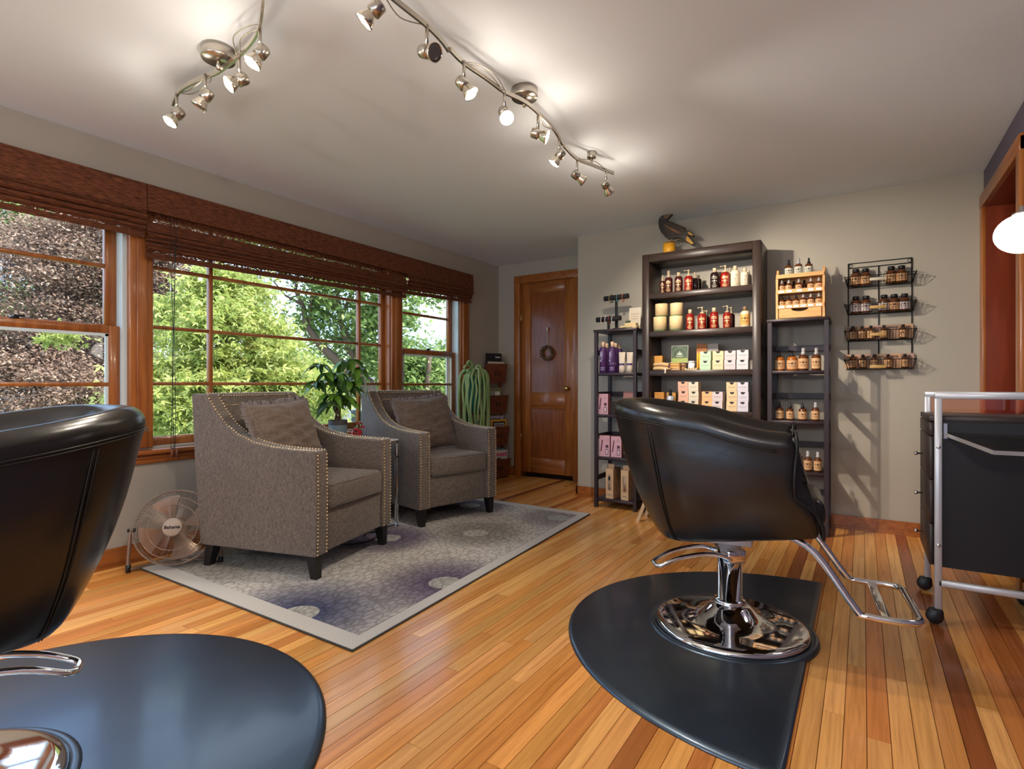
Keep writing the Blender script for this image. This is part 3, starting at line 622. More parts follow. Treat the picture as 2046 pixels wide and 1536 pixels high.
# ================================================================== STYLING CHAIRS
def styling_chair(label, loc, ang, lever_ang, lift=0.):
    root = thing('styling_chair', label, 'salon chair', (loc[0], loc[1], .013), ang, 'black leather styling chairs')
    NS, NA = 9, 26
    def zbot(x): return .395+.16*max(-.3, min(.34, x))+lift
    def plan(s, h):      # s in -1..1, right front -> back -> left front
        hh = h**.9
        wd = .255+(.300-.255)*hh; xb = -.262+(-.470+.262)*(hh**.95); xc = -.02+(-.06)*hh
        tfr = max(0, min(1, (h-.22)/.26)); tfr = tfr*tfr*(3-2*tfr); xf = .325-.085*tfr-.012*math.sin(min(1, h/.9)*math.pi)
        if abs(s) > .5:
            k = (abs(s)-.5)/.5; return (xc+(xf-xc)*k, math.copysign(wd*(1-.05*k*k), s))
        th = s/.5*math.pi/2; return (xc-(xc-xb)*math.cos(th)**.85, wd*math.copysign(abs(math.sin(th))**.85, s))
    def rim(s):
        a = abs(s); k = max(0, min(1, (.95-a)/.80)); k = k*k*(3-2*k); return .792+.108*k+lift
    def outer(s, h, off=0):
        x, y = plan(s, h); z0 = zbot(x); z = z0+h*(rim(s)-z0)
        if off:
            e = 1e-3; x2, y2 = plan(min(1, s+e), h); x1, y1 = plan(max(-1, s-e), h); tx, ty = x2-x1, y2-y1; l = math.hypot(tx, ty) or 1
            x += -(-ty/l)*-off*-1 if False else 0; nx, ny = (ty/l, -tx/l)
            cx_, cy_ = -.03, 0
            if (x-cx_)*nx+(y-cy_)*ny < 0: nx, ny = -nx, -ny
            x += nx*off; y += ny*off
        return (x, y, z)
    ss = [-1+.5*i/NS for i in range(NS)]+[-.5+1.0*i/NA for i in range(NA)]+[.5+.5*i/NS for i in range(NS+1)]
    T = .085; rows = []
    for s in ss:
        loop = []
        for h in (0, .04, .15, .3, .45, .6, .75, .88): loop.append(outer(s, h, .026*math.sin(h*math.pi)-.012*(h < .01)))
        rz = rim(s)
        for (off, dz) in ((.012, -.022), (.006, .006), (-.018, .026), (-.045, .030), (-.070, .012), (-.082, -.03)):
            p_ = outer(s, .95, off); loop.append((p_[0], p_[1], rz+dz))
        for zi in (.70, .60, .52):
            hh = (zi-.40)/(rz-lift-.40); p_ = outer(s, max(.3, min(.9, hh)), -T-.01*(1-hh)); loop.append((p_[0], p_[1], zi+lift))
        p_ = outer(s, .02, -T); loop.append((p_[0], p_[1], p_[2]+.01)); rows.append(loop)
    m = len(rows[0]); vs = [p for r in rows for p in r]; fs = []
    for i in range(len(rows)-1):
        for k in range(m): k2 = (k+1) % m; fs.append((i*m+k, i*m+k2, (i+1)*m+k2, (i+1)*m+k))
    for i in (0, len(rows)-1):
        c = Vector((0, 0, 0))
        for k in range(m): c += Vector(vs[i*m+k])
        c /= m; ci = len(vs); vs.append(tuple(c+Vector((.012, 0, 0))))
        for k in range(m): fs.append((i*m+k, i*m+(k+1) % m, ci))
    sh = obj('shell', MB().add(vs, fs, True), leather_m, root); subsurf(sh, 1)
    sm = MB()
    for s in (-.30, .30):
        for ds in (-.006, .006): sm.tube([outer(s+ds+.05*math.sin(h*2.2)*math.copysign(1, s), h, .0005+.0265*math.sin(h*math.pi)) for h in [.03+i/24*.90 for i in range(25)]], .0018, 5)
    for dz in (-.035, -.043):
        sm.tube([(outer(s, .95, .0125)[0], outer(s, .95, .0125)[1], rim(s)+dz) for s in [-.9+1.8*i/60 for i in range(61)]], .0016, 5)
    obj('seam', sm, leather2_m, sh)
    for i in (0, len(rows)-1): obj('front_piping', MB().tube([rows[i][k] for k in range(m)], .006, 6, True), leather2_m, sh)
    obj('seat_cushion', MB().rbox(-.30, .335, -.185, .185, .455+lift, .580+lift, .045, 4), leather_m, root)
    sb = MB().prism([(-.19, .372+lift), (.30, .448+lift), (.30, .475+lift), (-.19, .475+lift)], -.17, .17, 'Y'); obj('seat_base', sb, leather_m, root)
    # base, column
    bp = [(.292, 0), (.294, .010), (.285, .020), (.262, .026), (.20, .030), (.14, .040), (.105, .058), (.080, .085), (.066, .098)]
    obj('base', MB().lathe(bp, 64), chrome_m, root)
    obj('column', MB().lathe([(.058, .095), (.062, .102), (.058, .112), (.047, .114), (.047, .385+lift)], 32), chrome_m, root)
    obj('swivel_bracket', MB().rbox(-.09, .09, -.07, .07, .345+lift, .400+lift, .01), silver_m, root)
    # pump lever
    ca, sa = math.cos(lever_ang), math.sin(lever_ang)
    def lv(d, off, z): return (d*ca-off*sa, d*sa+off*ca, z)
    lp = [lv(.02, .055, .285), lv(.10, .055, .312), (lv(.22, .045, .300)), lv(.305, .036, .268), lv(.318, .0, .262), lv(.305, -.036, .268), lv(.22, -.045, .300), lv(.10, -.055, .312), lv(.02, -.055, .285)]
    obj('pump_lever', MB().tube(smooth_path(lp, 4), .0085, 10), chrome_m, root)
    obj('lever_hub', MB().rbox(-.04, .04, -.062, .062, .268, .325, .01, M=Matrix.Rotation(lever_ang, 4, 'Z')), chrome_m, root)
    # footrest
    fr = obj('footrest', MB().tube(smooth_path([(.20, -.17, .44+lift), (.30, -.175, .385+lift), (.42, -.19, .215), (.455, -.195, .195), (.57, -.195, .195), (.605, -.17, .195), (.61, -.10, .195), (.61, .10, .195), (.605, .17, .195), (.57, .195, .195), (.455, .195, .195), (.42, .19, .215), (.30, .175, .385+lift), (.20, .17, .44+lift)], 4), .0125, 12), chrome_m, root)
    obj('cross_bar', MB().rbox(.495, .525, -.19, .19, .188, .200, .004), chrome_m, fr)
    return root
def smooth_path(pts, n=4, closed=False):
    P = [Vector(p) for p in pts]; out = []; m = len(P)
    rng = range(m) if closed else range(m-1)
    for i in rng:
        if closed: a, b, c, d = P[i-1], P[i], P[(i+1) % m], P[(i+2) % m]
        else: a, b, c, d = P[max(i-1, 0)], P[i], P[i+1], P[min(i+2, m-1)]
        for k in range(n):
            t = k/n; out.append(.5*((2*b)+(-a+c)*t+(2*a-5*b+4*c-d)*t*t+(-a+3*b-3*c+d)*t**3))
    if not closed: out.append(P[-1])
    return out
styling_chair('black leather tub styling chair with chrome footrest on the right', B2, math.radians(6), math.radians(213))
styling_chair('black leather tub styling chair cut off at the left edge', B1, math.radians(-90), math.radians(150))

# ================================================================== ARMCHAIRS
def armchair(label, loc, ang):
    root = thing('armchair', label, 'armchair', (loc[0], loc[1], .0112), ang, 'taupe nailhead armchairs by the window')
    prof = [(.34, .12), (.345, .40), (.34, .652), (.20, .655), (.06, .664), (-.06, .685), (-.16, .722), (-.24, .775), (-.31, .845), (-.355, .905), (-.375, .938), (-.475, .938), (-.455, .60), (-.415, .12)]
    for sg in (1, -1):
        y0, y1 = (.262, .358) if sg > 0 else (-.358, -.262)
        a = obj('arm', MB().prism(prof, y0, y1, 'Y'), tweed_m, root)
        bv = a.modifiers.new('bev', 'BEVEL'); bv.width = .009; bv.segments = 3; bv.limit_method = 'ANGLE'; bv.angle_limit = math.radians(35)
    bk = obj('backrest', MB().prism([(-.375, .938), (-.472, .938), (-.415, .12), (-.28, .12), (-.30, .50)], -.264, .264, 'Y'), tweed_m, root)
    bv = bk.modifiers.new('bev', 'BEVEL'); bv.width = .010; bv.segments = 3; bv.limit_method = 'ANGLE'; bv.angle_limit = math.radians(35)
    def pad(u, v):
        y = -.225+.45*u; z = .47+.40*v; k = (1-(2*u-1)**6)*(1-(2*v-1)**6)
        return (-.305-.070*v/.9*.93+.035*k, y, z)
    obj('back_pad', MB().grid(pad, 14, 12), tweed_m, root)
    obj('seat_rail', MB().rbox(-.34, .325, -.268, .268, .12, .345, .012, 2), tweed_m, root)
    st = obj('seat_cushion', MB().rbox(-.30, .352, -.259, .259, .335, .475, .035, 4), tweed_m, root)
    pts = [(.333, -.242, .468), (.333, .242, .468), (-.28, .242, .468), (-.28, -.242, .468)]
    obj('cushion_welt', MB().tube([(.342, -.245, .462), (.345, 0, .463), (.342, .245, .462)], .004, 6).tube([(.342, -.245, .35), (.345, 0, .35), (.342, .245, .35)], .004, 6), tweed_m, st)
    for (x, y) in ((.295, -.315), (.295, .315), (-.36, -.315), (-.36, .315)):
        dx = .012 if x > 0 else -.035
        vs = [(x+dx+a*.019, y+b*.019, 0) for a, b in ((-1, -1), (1, -1), (1, 1), (-1, 1))]+[(x+a*.029, y+b*.029, .125) for a, b in ((-1, -1), (1, -1), (1, 1), (-1, 1))]
        obj('leg', MB().add(vs, [(0, 1, 2, 3), (4, 5, 6, 7), (0, 1, 5, 4), (1, 2, 6, 5), (2, 3, 7, 6), (3, 0, 4, 7)]), mat_black_leg, root)
    # nailheads
    nm = MB(); R_ = .0058
    dome = [(R_, 0), (R_*.8, R_*.5), (R_*.35, R_*.85), (.0001, R_*.95)]
    def row(path, nrm, sp=.0185):
        P = [Vector(p) for p in path]; acc = 0.; nxt = .01
        for i in range(len(P)-1):
            d = P[i+1]-P[i]; l = d.length
            nv = Vector(nrm) if not callable(nrm) else nrm(d)
            M0 = nv.normalized().to_track_quat('Z', 'Y').to_matrix().to_4x4()
            while nxt <= acc+l:
                p_ = P[i]+d*((nxt-acc)/l); nm.lathe(dome, 7, Matrix.Translation(p_+nv.normalized()*.0003) @ M0, True, False); nxt += sp
            acc += l
    topc = prof[2:11]; up = lambda d: Vector((d.z, 0, -d.x)) if d.x < 0 and Vector((d.z, 0, -d.x)).z > 0 else Vector((-d.z, 0, d.x)) if Vector((-d.z, 0, d.x)).z > 0 else Vector((d.z, 0, -d.x))
    for sg in (1, -1):
        for yy in (.275, .346):
            row([(x, sg*yy, z+.0008) for x, z in topc], up)
            row([(.342, sg*yy, .64), (.3455, sg*yy, .40), (.3415, sg*yy, .125)], (1, 0, .0))
    row([(-.384, -.345, .939), (-.384, .345, .939)], (0, 0, 1))
    fx = lambda z: -.30-.075*(z-.5)/.438+.0005
    row([(fx(.925), -.25, .925), (fx(.925), .25, .925)], (1, 0, .1))
    row([(fx(.872), -.235, .872), (fx(.872), .235, .872)], (1, 0, .1))
    for sg in (1, -1): row([(fx(.872), sg*.237, .868), (fx(.50), sg*.237, .50)], (1, 0, .1))
    nh = obj('nailhead_trim', nm, gold_m, root); nh['kind'] = 'stuff'; nh['label'] = 'rows of small brass nailheads'
    return root
mat_black_leg = mat('black_leg', (.010, .009, .009), .35)
A1 = (-2.722, 2.03); A2 = (-2.808, 3.235); AN1 = math.atan2(.25, .97); AN2 = math.atan2(-.235, .972)
armchair('taupe nailhead armchair in front, nearest the fan', A1, AN1)
armchair('taupe nailhead armchair behind, nearest the cactus and door', A2, AN2)
def pillow(label, ch, ang, lx, ly, lz, tilt, roll, size):
    w_, h_ = size
    root = thing('throw_pillow', label, 'pillow', (0, 0, 0), 0, 'brown linen fringed pillows')
    M = Matrix.Translation((ch[0], ch[1], 0)) @ Matrix.Rotation(ang, 4, 'Z') @ Matrix.Translation((lx, ly, lz)) @ Matrix.Rotation(tilt, 4, 'Y') @ Matrix.Rotation(roll, 4, 'X')
    root.matrix_world = M
    def side(sg):
        def fn(u, v):
            a, b = 2*u-1, 2*v-1
            k = max(0, (1-abs(a)**2.6))**.5*max(0, (1-abs(b)**2.6))**.5
            y = a*w_/2*(1-.06*(1-b*b)); z = b*h_/2*(1-.06*(1-a*a)); wr = .005*math.sin(7*a+9*b+2*math.sin(3*a))+.004*math.sin(19*b-4*a)+.0025*math.sin(31*b+6*a)
            return (sg*(.075*k+.002)+wr*k, y, z)
        return fn
    obj('cushion_body', MB().grid(side(1), 36, 36).grid(side(-1), 22, 22), linen_m, root)
    fm = MB(); rg = random.Random(3); n = 46
    for e in range(4):
        for i in range(n):
            a = -1+2*(i+.5)/n; edge = 1
            def P(q, ext):
                if e == 0: return Vector((0, q*w_/2*1.0, h_/2*(1-.06*(1-q*q))+ext))
                if e == 1: return Vector((0, q*w_/2, -h_/2*(1-.06*(1-q*q))-ext))
                if e == 2: return Vector((0, w_/2*(1-.06*(1-q*q))+ext, q*h_/2))
                return Vector((0, -w_/2*(1-.06*(1-q*q))-ext, q*h_/2))
            ext = rg.uniform(.018, .032); j = rg.uniform(-.007, .007)
            p0, p1 = P(a-.03, -.003), P(a+.03, -.003); p2, p3 = P(a+.03, ext), P(a-.03, ext)
            p2 = p2+Vector((j, 0, 0)); p3 = p3+Vector((-j, 0, 0)); fm.add([p0+Vector((.003, 0, 0)), p1+Vector((.003, 0, 0)), p2, p3, p0-Vector((.003, 0, 0)), p1-Vector((.003, 0, 0))], [(0, 1, 2, 3), (4, 5, 2, 3)])
    f = obj('fringe', fm, fringe_m, root); f['kind'] = 'stuff'
    return root
pillow('brown linen fringed pillow on the front armchair', A1, AN1, -.105, -.045, .695, math.radians(-19), math.radians(3), (.51, .43))
pillow('wrinkled brown linen fringed pillow on the back armchair', A2, AN2, -.105, .01, .690, math.radians(-19), math.radians(4), (.50, .43))

# ================================================================== SIDE TABLE, PLANTS
TB = (-3.13, 2.615); TW = .21
tb = thing('side_table', 'chrome framed side table with white top between the armchairs', 'side table', (TB[0], TB[1], .0112), 0)
zt = .60
for sx in (-1, 1):
    for sy in (-1, 1): obj('leg', MB().rbox(sx*.40-.011 if sx > 0 else -.26-.011, sx*.40+.011 if sx > 0 else -.26+.011, sy*.15-.011, sy*.15+.011, 0, zt, .002, 1), chrome_m, tb)
obj('frame_bar', MB().box(-.26, .40, -.161, -.139, zt-.02, zt).box(-.26, .40, .139, .161, zt-.02, zt).box(.389, .411, -.15, .15, zt-.02, zt).box(-.271, -.249, -.15, .15, zt-.02, zt), chrome_m, tb)
for bx in ((.389, .411, -.15, .15, .478, .496), (.389, .411, -.15, .15, .0, .018), (-.26, .389, .139, .161, .478, .496)): obj('frame_bar', MB().box(*bx), chrome_m, tb)
obj('table_top', MB().rbox(-.27, .41, -.16, .16, zt, zt+.010, .003, 1), mat('white_glass', (.72, .72, .71), .12), tb)
ztop = .0112+zt+.010
# potted money tree
leafg_m = mat('glossy_leaf', (.060, .16, .016), .32, noise=((20, 20, 20), 3, (.13, .27, .03), .4, .65))
leafd_m = mat('dark_leaf', (.028, .080, .014), .32)
PP = onX(675, 870, -3.20); PP = Vector((-3.20, onX(675, 860, -3.20).y, ztop))
pl = thing('potted_money_tree', 'leafy money tree in a blue-grey pot on the side table', 'potted plant', PP)
potm = mat('pot_bluegrey', (.16, .22, .25), .5); potd = mat('pot_rim', (.05, .045, .042), .6)
obj('pot', MB().lathe([(.058, 0), (.060, .005), (.066, .088), (.066, .09)], 28), potm, pl)
obj('pot_rim', MB().lathe([(.0665, .088), (.068, .122), (.060, .122), (.058, .105), (.001, .104)], 28, caps=False), potd, pl)
stm = MB()
for k in range(4):
    stm.tube([(.016*math.cos(z*28+k*1.57)*(1-z*.5), .016*math.sin(z*28+k*1.57)*(1-z*.5), .10+z) for z in [i*.02 for i in range(10)]], .0075, 6)
obj('stem', stm, mat('stem_brown', (.10, .055, .03), .7), pl)
def leaf_shape(L_, W_, drp):
    def fn(u, v):
        wdt = W_*math.sin(math.pi*min(1, v**.8))**.8*(1-.15*v); x = (2*u-1)*wdt/2
        return (x, L_*v*(1-.18*drp*v), -drp*L_*.55*v*v+abs(2*u-1)*wdt*.18)
    me = MB().grid(fn, 2, 6).mesh('leaf'); return me
lms = [leaf_shape(.17, .062, .9), leaf_shape(.14, .056, .6), leaf_shape(.19, .064, 1.2)]
for i_, me in enumerate(lms): me.materials.append(leafg_m)
lmd = [leaf_shape(.13, .05, .9), leaf_shape(.10, .04, 1.1)]
for me in lmd: me.materials.append(leafd_m)
rg = random.Random(5); pet = MB()
crowns = [(-.01, -.15, .52), (.0, .0, .46), (.02, .10, .56), (.02, .15, .50), (-.06, -.12, .38), (.05, -.03, .36), (.02, .10, .36), (-.02, -.16, .40), (.03, .07, .26), (.0, -.09, .25), (-.05, .05, .28), (.06, .12, .44), (.03, -.12, .46), (.02, .05, .55), (.05, .0, .30), (.06, -.08, .30), (.06, .06, .40), (-.04, .0, .42), (.05, -.13, .31)]
for (cx, cy, cz) in crowns:
    pet.tube(smooth_path([(cx*.1, cy*.1, .24), (cx*.5, cy*.5, .12+cz*.7), (cx, cy, cz)], 4), .0022, 5)
    k0 = rg.random()*6.28; n = rg.choice((5, 6))
    for q in range(n):
        o = bpy.data.objects.new('leaf', rg.choice(lms) if rg.random() < .7 else rg.choice(lmd)); C.objects.link(o); o.parent = pl; o.location = (cx, cy, cz)
        o.rotation_euler = (rg.uniform(-.55, .15), rg.uniform(-.4, .4), k0+q*6.28/n+rg.uniform(-.25, .25)); s_ = rg.uniform(.75, 1.05); o.scale = (s_, s_, s_)
obj('petiole', pet, leafg_m, pl)
# red vase with flowers
VP = Vector((-3.02, onX(712, 868, -3.02).y, ztop)); vs_ = thing('flower_vase', 'small red glass vase with red blooms beside the money tree', 'vase', VP)
obj('vase_body', MB().lathe([(.018, 0), (.034, .010), (.042, .035), (.034, .058), (.016, .068), (.018, .076)], 20), mat('red_glass', (.32, .008, .02), .1, coat=.6), vs_)
petal_m = mat('petal_red', (.35, .01, .03), .5); sprig_m = mat('sprig_green', (.22, .34, .18), .6)
for (dx, dy, dz) in ((.03, .03, .075), (.035, -.03, .06), (.02, .0, .10)):
    fm = MB()
    for k in range(9): a_ = k*.7; fm.sphere((dx+.010*math.cos(a_), dy+.010*math.sin(a_), dz+.003*(k % 3)), .0085, 7, 5, (1, 1, .7))
    obj('bloom', fm, petal_m, vs_)
sp = MB()
for k in range(34):
    a_ = rg.random()*6.28; e_ = rg.uniform(.2, 1.3); l = rg.uniform(.03, .06); c0 = Vector((rg.uniform(-.0, .05), rg.uniform(-.055, .02), rg.uniform(.005, .11)))
    d_ = Vector((math.cos(a_)*math.cos(e_), math.sin(a_)*math.cos(e_), math.sin(e_)))*l*.5; sd = d_.cross(Vector((.3, .2, 1))).normalized()*.006
    sp.add([c0, c0+d_*.5+sd, c0+d_, c0+d_*.5-sd], [(0, 1, 2, 3)])
obj('sprigs', sp, sprig_m, vs_)['kind'] = 'stuff'

# plant stand and trailing cactus
ST = (-3.13, 4.20)
sd_ = thing('plant_stand', 'dark round plant stand under the trailing cactus', 'plant stand', (ST[0], ST[1], 0))
obj('table_top', MB().lathe([(.120, .715), (.125, .72), (.125, .735), (.120, .74)], 36), mat('stand_top', (.03, .03, .034), .15), sd_)
for k in range(3):
    a_ = k*2.094+.4; obj('leg', MB().cyl((.11*math.cos(a_), .11*math.sin(a_), .0), (.09*math.cos(a_), .09*math.sin(a_), .716), .012, 10), blackmetal_m, sd_)
cc_ = thing('trailing_cactus', 'trailing green cactus with rope-like stems in a teal pot', 'potted cactus', (ST[0], ST[1], .741))
obj('pot', MB().lathe([(.055, 0), (.060, .006), (.075, .12), (.088, .26), (.092, .335), (.084, .335), (.080, .31), (.001, .31)], 32), mat('teal_glaze', (.008, .16, .15), .18, coat=.5), cc_)
cact_m = mat('cactus_skin', (.20, .33, .10), .55, noise=((40, 40, 6), 3, (.33, .44, .19), .4, .6), bump=((60, 60, 60), 2, .3, .004))
rg = random.Random(11)
for k in range(19):
    a_ = [-2.75, -2.5, -2.2, -2.0, -1.75, -1.5, -1.3, -1.05, -.8, -.62, -.12, .25, .5, .9, 1.4, 1.9, 2.4, 2.9, -.45][k]+rg.uniform(-.06, .06)
    ro = rg.uniform(.128, .150); hang = rg.uniform(.38, .62); top_ = .355+rg.uniform(-.01, .045)
    pts = [(.02*math.cos(a_), .02*math.sin(a_), .30), (.055*math.cos(a_), .055*math.sin(a_), top_), (ro*.80*math.cos(a_+.1), ro*.80*math.sin(a_+.1), top_), (ro*math.cos(a_), ro*math.sin(a_), top_-.06)]
    zz = top_-.06; wob = rg.uniform(0, 6)
    while zz > top_-hang: zz -= .07; pts.append(((ro+.006)*math.cos(a_+.07*math.sin(wob+zz*14)), (ro+.006)*math.sin(a_+.07*math.sin(wob+zz*14)), zz))
    pt = smooth_path(pts, 4); nn = len(pt)
    obj('stem', MB().tube(pt, [.0115*(1 if i < nn-3 else .7) for i in range(nn)], 8), cact_m, cc_)
for (dx, dy, dz, l) in ((.02, -.14, .42, .1), (.0, -.08, .46, .1), (.03, -.12, .38, .08), (.04, .03, .42, .07)):
    obj('stem', MB().tube(smooth_path([(0, 0, .32), (dx*.4, dy*.4, dz), (dx, dy*1.0, dz+.02), (dx*1.3, dy*1.35, dz-.01)], 5), .011, 8), cact_m, cc_)

# ================================================================== MAGAZINE RACK (leans in the corner)
n_ = Vector((.9, -.44, 0)).normalized(); ang_r = math.atan2(n_.y, n_.x)
mr = thing('magazine_rack', 'leaning wooden wall rack with four file baskets beside the door', 'magazine rack', (-3.355, 4.86, 0), ang_r)
baskets = [(1.016, 1.222, .0), (.690, .885, .022), (.355, .552, .042), (.012, .212, .068)]
for (sx) in (-.075, .075): obj('upright', MB().prism([(-.02+.0, 1.25), (.0, 1.25), (.075, .005), (.055, .005)], sx-.012, sx+.012, 'Y'), basket_m, mr)
for (z0, z1, dx) in baskets:
    W0, W1, D0, D1 = .105, .122, .055, .085
    bk = obj('file_basket', MB().add([(dx, -W0, z0), (dx+D0, -W0, z0), (dx+D0, W0, z0), (dx, W0, z0), (dx, -W1, z1), (dx+D1, -W1, z1), (dx+D1, W1, z1), (dx, W1, z1), (dx+.008, -W1+.008, z1), (dx+D1-.008, -W1+.008, z1), (dx+D1-.008, W1-.008, z1), (dx+.008, W1-.008, z1), (dx+.008, -W0+.008, z0+.01), (dx+D0-.008, -W0+.008, z0+.01), (dx+D0-.008, W0-.008, z0+.01), (dx+.008, W0-.008, z0+.01)],
        [(0, 1, 2, 3), (0, 1, 5, 4), (1, 2, 6, 5), (2, 3, 7, 6), (3, 0, 4, 7), (4, 5, 9, 8), (5, 6, 10, 9), (6, 7, 11, 10), (7, 4, 8, 11), (8, 9, 13, 12), (9, 10, 14, 13), (10, 11, 15, 14), (11, 8, 12, 15), (12, 13, 14, 15)]), basket_m, mr)
    zc = (z0+z1)/2; xf = dx+(D0+D1)/2
    hd = MB().box(xf+.001, xf+.006, -.028, -.022, zc-.018, zc+.018).box(xf+.001, xf+.006, .022, .028, zc-.018, zc+.018).box(xf+.001, xf+.006, -.022, .022, zc+.012, zc+.018).box(xf-.002, xf+.006, -.022, .022, zc-.018, zc-.012)
    obj('label_holder', hd, blackmetal_m, bk)
MRM = mr.matrix_basis.copy(); MRM = Matrix.Translation(mr.location) @ Matrix.Rotation(ang_r, 4, 'Z')
def paper(name, label, cat, dx, y0, y1, z0, z1, m, tilt=0., th=.004):
    o = thing(name, label, cat, MRM @ Vector((dx, (y0+y1)/2, z0)), ang_r, 'papers in the magazine rack')
    o.rotation_euler = (0, -tilt, ang_r); h = (y1-y0)/2
    obj('cover', MB().box(0, th, -h, h, 0, z1-z0), m, o); return o, h, z1-z0, th
def pm_(name, c): return mat(name, c, .55)
RX = Matrix.Rotation(math.pi/2, 4, 'Z') @ Matrix.Rotation(math.pi/2, 4, 'X')      # lettering faces +X
o, h, H_, th = paper('folder', 'black folder with tiny white lettering in the top basket', 'folder', .015, -.11, .085, 1.04, 1.335, pm_('folder_black', (.012, .012, .014)))
obj('lettering', xform(text_mb('kevin', .028, .0006), Matrix.Translation((th+.0005, .050, H_-.04)) @ RX), white_m, o)
o, h, H_, th = paper('envelope', 'cream envelope tucked in the top basket', 'envelope', .04, -.10, .10, 1.04, 1.245, pm_('envelope_cream', (.55, .45, .36)))
o, h, H_, th = paper('brochure', 'olive green brochure in the second basket', 'brochure', .035, -.105, .075, .72, .965, pm_('brochure_olive', (.22, .22, .10)))
o, h, H_, th = paper('card', 'small white card in the second basket', 'card', .075, -.03, .03, .72, .925, pm_('card_white', (.75, .73, .70)))
o, h, H_, th = paper('card', 'small grey printed card in the second basket', 'card', .07, -.085, -.035, .72, .93, pm_('card_grey', (.34, .33, .32)))
o, h, H_, th = paper('magazine', 'lavender magazine at the back of the third basket', 'magazine', .06, -.11, .08, .37, .665, pm_('magazine_lavender', (.36, .34, .46)))
obj('lettering', xform(text_mb('travel', .05, .001), Matrix.Translation((th+.0005, .0, H_-.035)) @ RX), mat('ink_dark', (.02, .02, .03), .6), o)
o, h, H_, th = paper('magazine', 'yellow bordered magazine in the third basket', 'magazine', .085, -.085, .105, .37, .625, pm_('magazine_yellow', (.80, .38, .02)))
obj('cover_photo', MB().box(th, th+.0012, -h+.020, h-.016, .01, H_-.018), mat('photo_black', (.012, .016, .012), .4), o)
obj('lettering', xform(text_mb('NATIONAL', .026, .0008), Matrix.Translation((th+.0018, .005, H_-.045)) @ RX), pm_('ink_pale', (.6, .62, .60)), o)
obj('lettering', xform(text_mb('GEOGRAPHIC', .022, .0008), Matrix.Translation((th+.0018, .005, H_-.068)) @ RX), pm_('ink_rose', (.65, .40, .38)), o)
o, h, H_, th = paper('magazine', 'teal magazine behind in the lowest basket', 'magazine', .085, -.10, .085, .03, .315, pm_('magazine_teal', (.12, .26, .28)))
o, h, H_, th = paper('magazine', 'white magazine with pink title in the lowest basket', 'magazine', .105, -.11, .105, .03, .300, pm_('magazine_white', (.66, .66, .66)))
obj('lettering', xform(text_mb('Sunset', .075, .0015), Matrix.Translation((th+.0005, .0, H_-.04)) @ RX), pm_('ink_pink', (.72, .02, .16)), o)
obj('cover_photo', MB().prism([(-.06, H_-.13), (-.02, H_-.085), (.005, H_-.075), (.03, H_-.09), (.07, H_-.13)], th, th+.001, 'X'), pm_('photo_blue', (.06, .075, .11)), o)

# ================================================================== WREATH
wt = thing('door_wreath', 'small dried leaf wreath hanging on the oak door', 'wreath', (-2.835, YD+.012, 1.335))
obj('hanger', MB().box(-.011, .011, -.006, -.001, .235, .275).tube([(0, -.005, .24), (.003, -.005, .12), (0, -.006, .06)], .0035, 6), mat('hanger_cream', (.55, .46, .33), .6), wt)
obj('ring', MB().tube([(.066*math.cos(a*.2618), -.012, .066*math.sin(a*.2618)) for a in range(24)], .012, 8, True), mat('wreath_core', (.06, .035, .022), .9), wt)
wl_ = MB(); rg = random.Random(9)
for k in range(150):
    a_ = rg.random()*6.28; q = Vector((.066*math.cos(a_), -.014, .066*math.sin(a_)))+Vector((rg.gauss(0, .008), rg.uniform(-.012, .004), rg.gauss(0, .008)))
    d_ = Vector((rg.gauss(0, 1), rg.gauss(0, .5), rg.gauss(0, 1))).normalized()*.02; sd2 = d_.cross(Vector((0, 1, .2))).normalized()*.006
    wl_.add([q-d_, q+sd2, q+d_, q-sd2], [(0, 1, 2, 3)])
obj('dried_leaves', wl_, leaf_mat('dried_leaf', (.08, .04, .022), (.26, .15, .08), None, .1), wt)['kind'] = 'stuff'

# ================================================================== FAN
FC = onX(352, 1053, -3.16)
fan = thing('floor_fan', 'tan metal floor fan with round wire grille by the wall', 'fan', (FC.x, FC.y, 0), math.atan2(-.62, .78))
fz = FC.z; tilt = math.radians(-14)
FM = Matrix.Translation((0, 0, fz)) @ Matrix.Rotation(tilt, 4, 'Y') @ Matrix.Rotation(math.pi/2, 4, 'Y')   # local z -> facing +x
fan_m = mat('fan_bronze', (.30, .215, .165), .35, .6); fanp_m = mat('fan_hub_tan', (.42, .33, .26), .45); blade_m = mat('fan_blade', (.36, .25, .185), .3, .4)
RF = .198
gr = MB()
def circ(r, z, n=48): return [FM @ Vector((r*math.cos(6.2832*i/n), r*math.sin(6.2832*i/n), z)) for i in range(n)]
for (r, z) in ((RF, .0), (RF*.985, .035), (RF*.80, .062), (RF*.60, .070)): gr.tube(circ(r, z), .0022, 5, True)
gr.tube(circ(RF, -.055), .003, 6, True); gr.tube(circ(RF*1.0, .0), .0035, 6, True)
for k in range(84):
    a_ = 6.2832*k/84; pr = [(.048, .072), (RF*.6, .070), (RF*.82, .060), (RF*.97, .038), (RF, .0), (RF, -.055)]
    gr.tube([FM @ Vector((r*math.cos(a_+.10*(1-r/RF)), r*math.sin(a_+.10*(1-r/RF)), z)) for r, z in pr], .00085, 4, caps=False)
obj('grille', gr, fan_m, fan)
rgr = MB()
for k in range(36):
    a_ = 6.2832*k/36; rgr.tube([FM @ Vector((r*math.cos(a_), r*math.sin(a_), z)) for r, z in ((.05, -.085), (RF*.8, -.075), (RF, -.055))], .001, 4, caps=False)
obj('rear_grille', rgr, fan_m, fan)
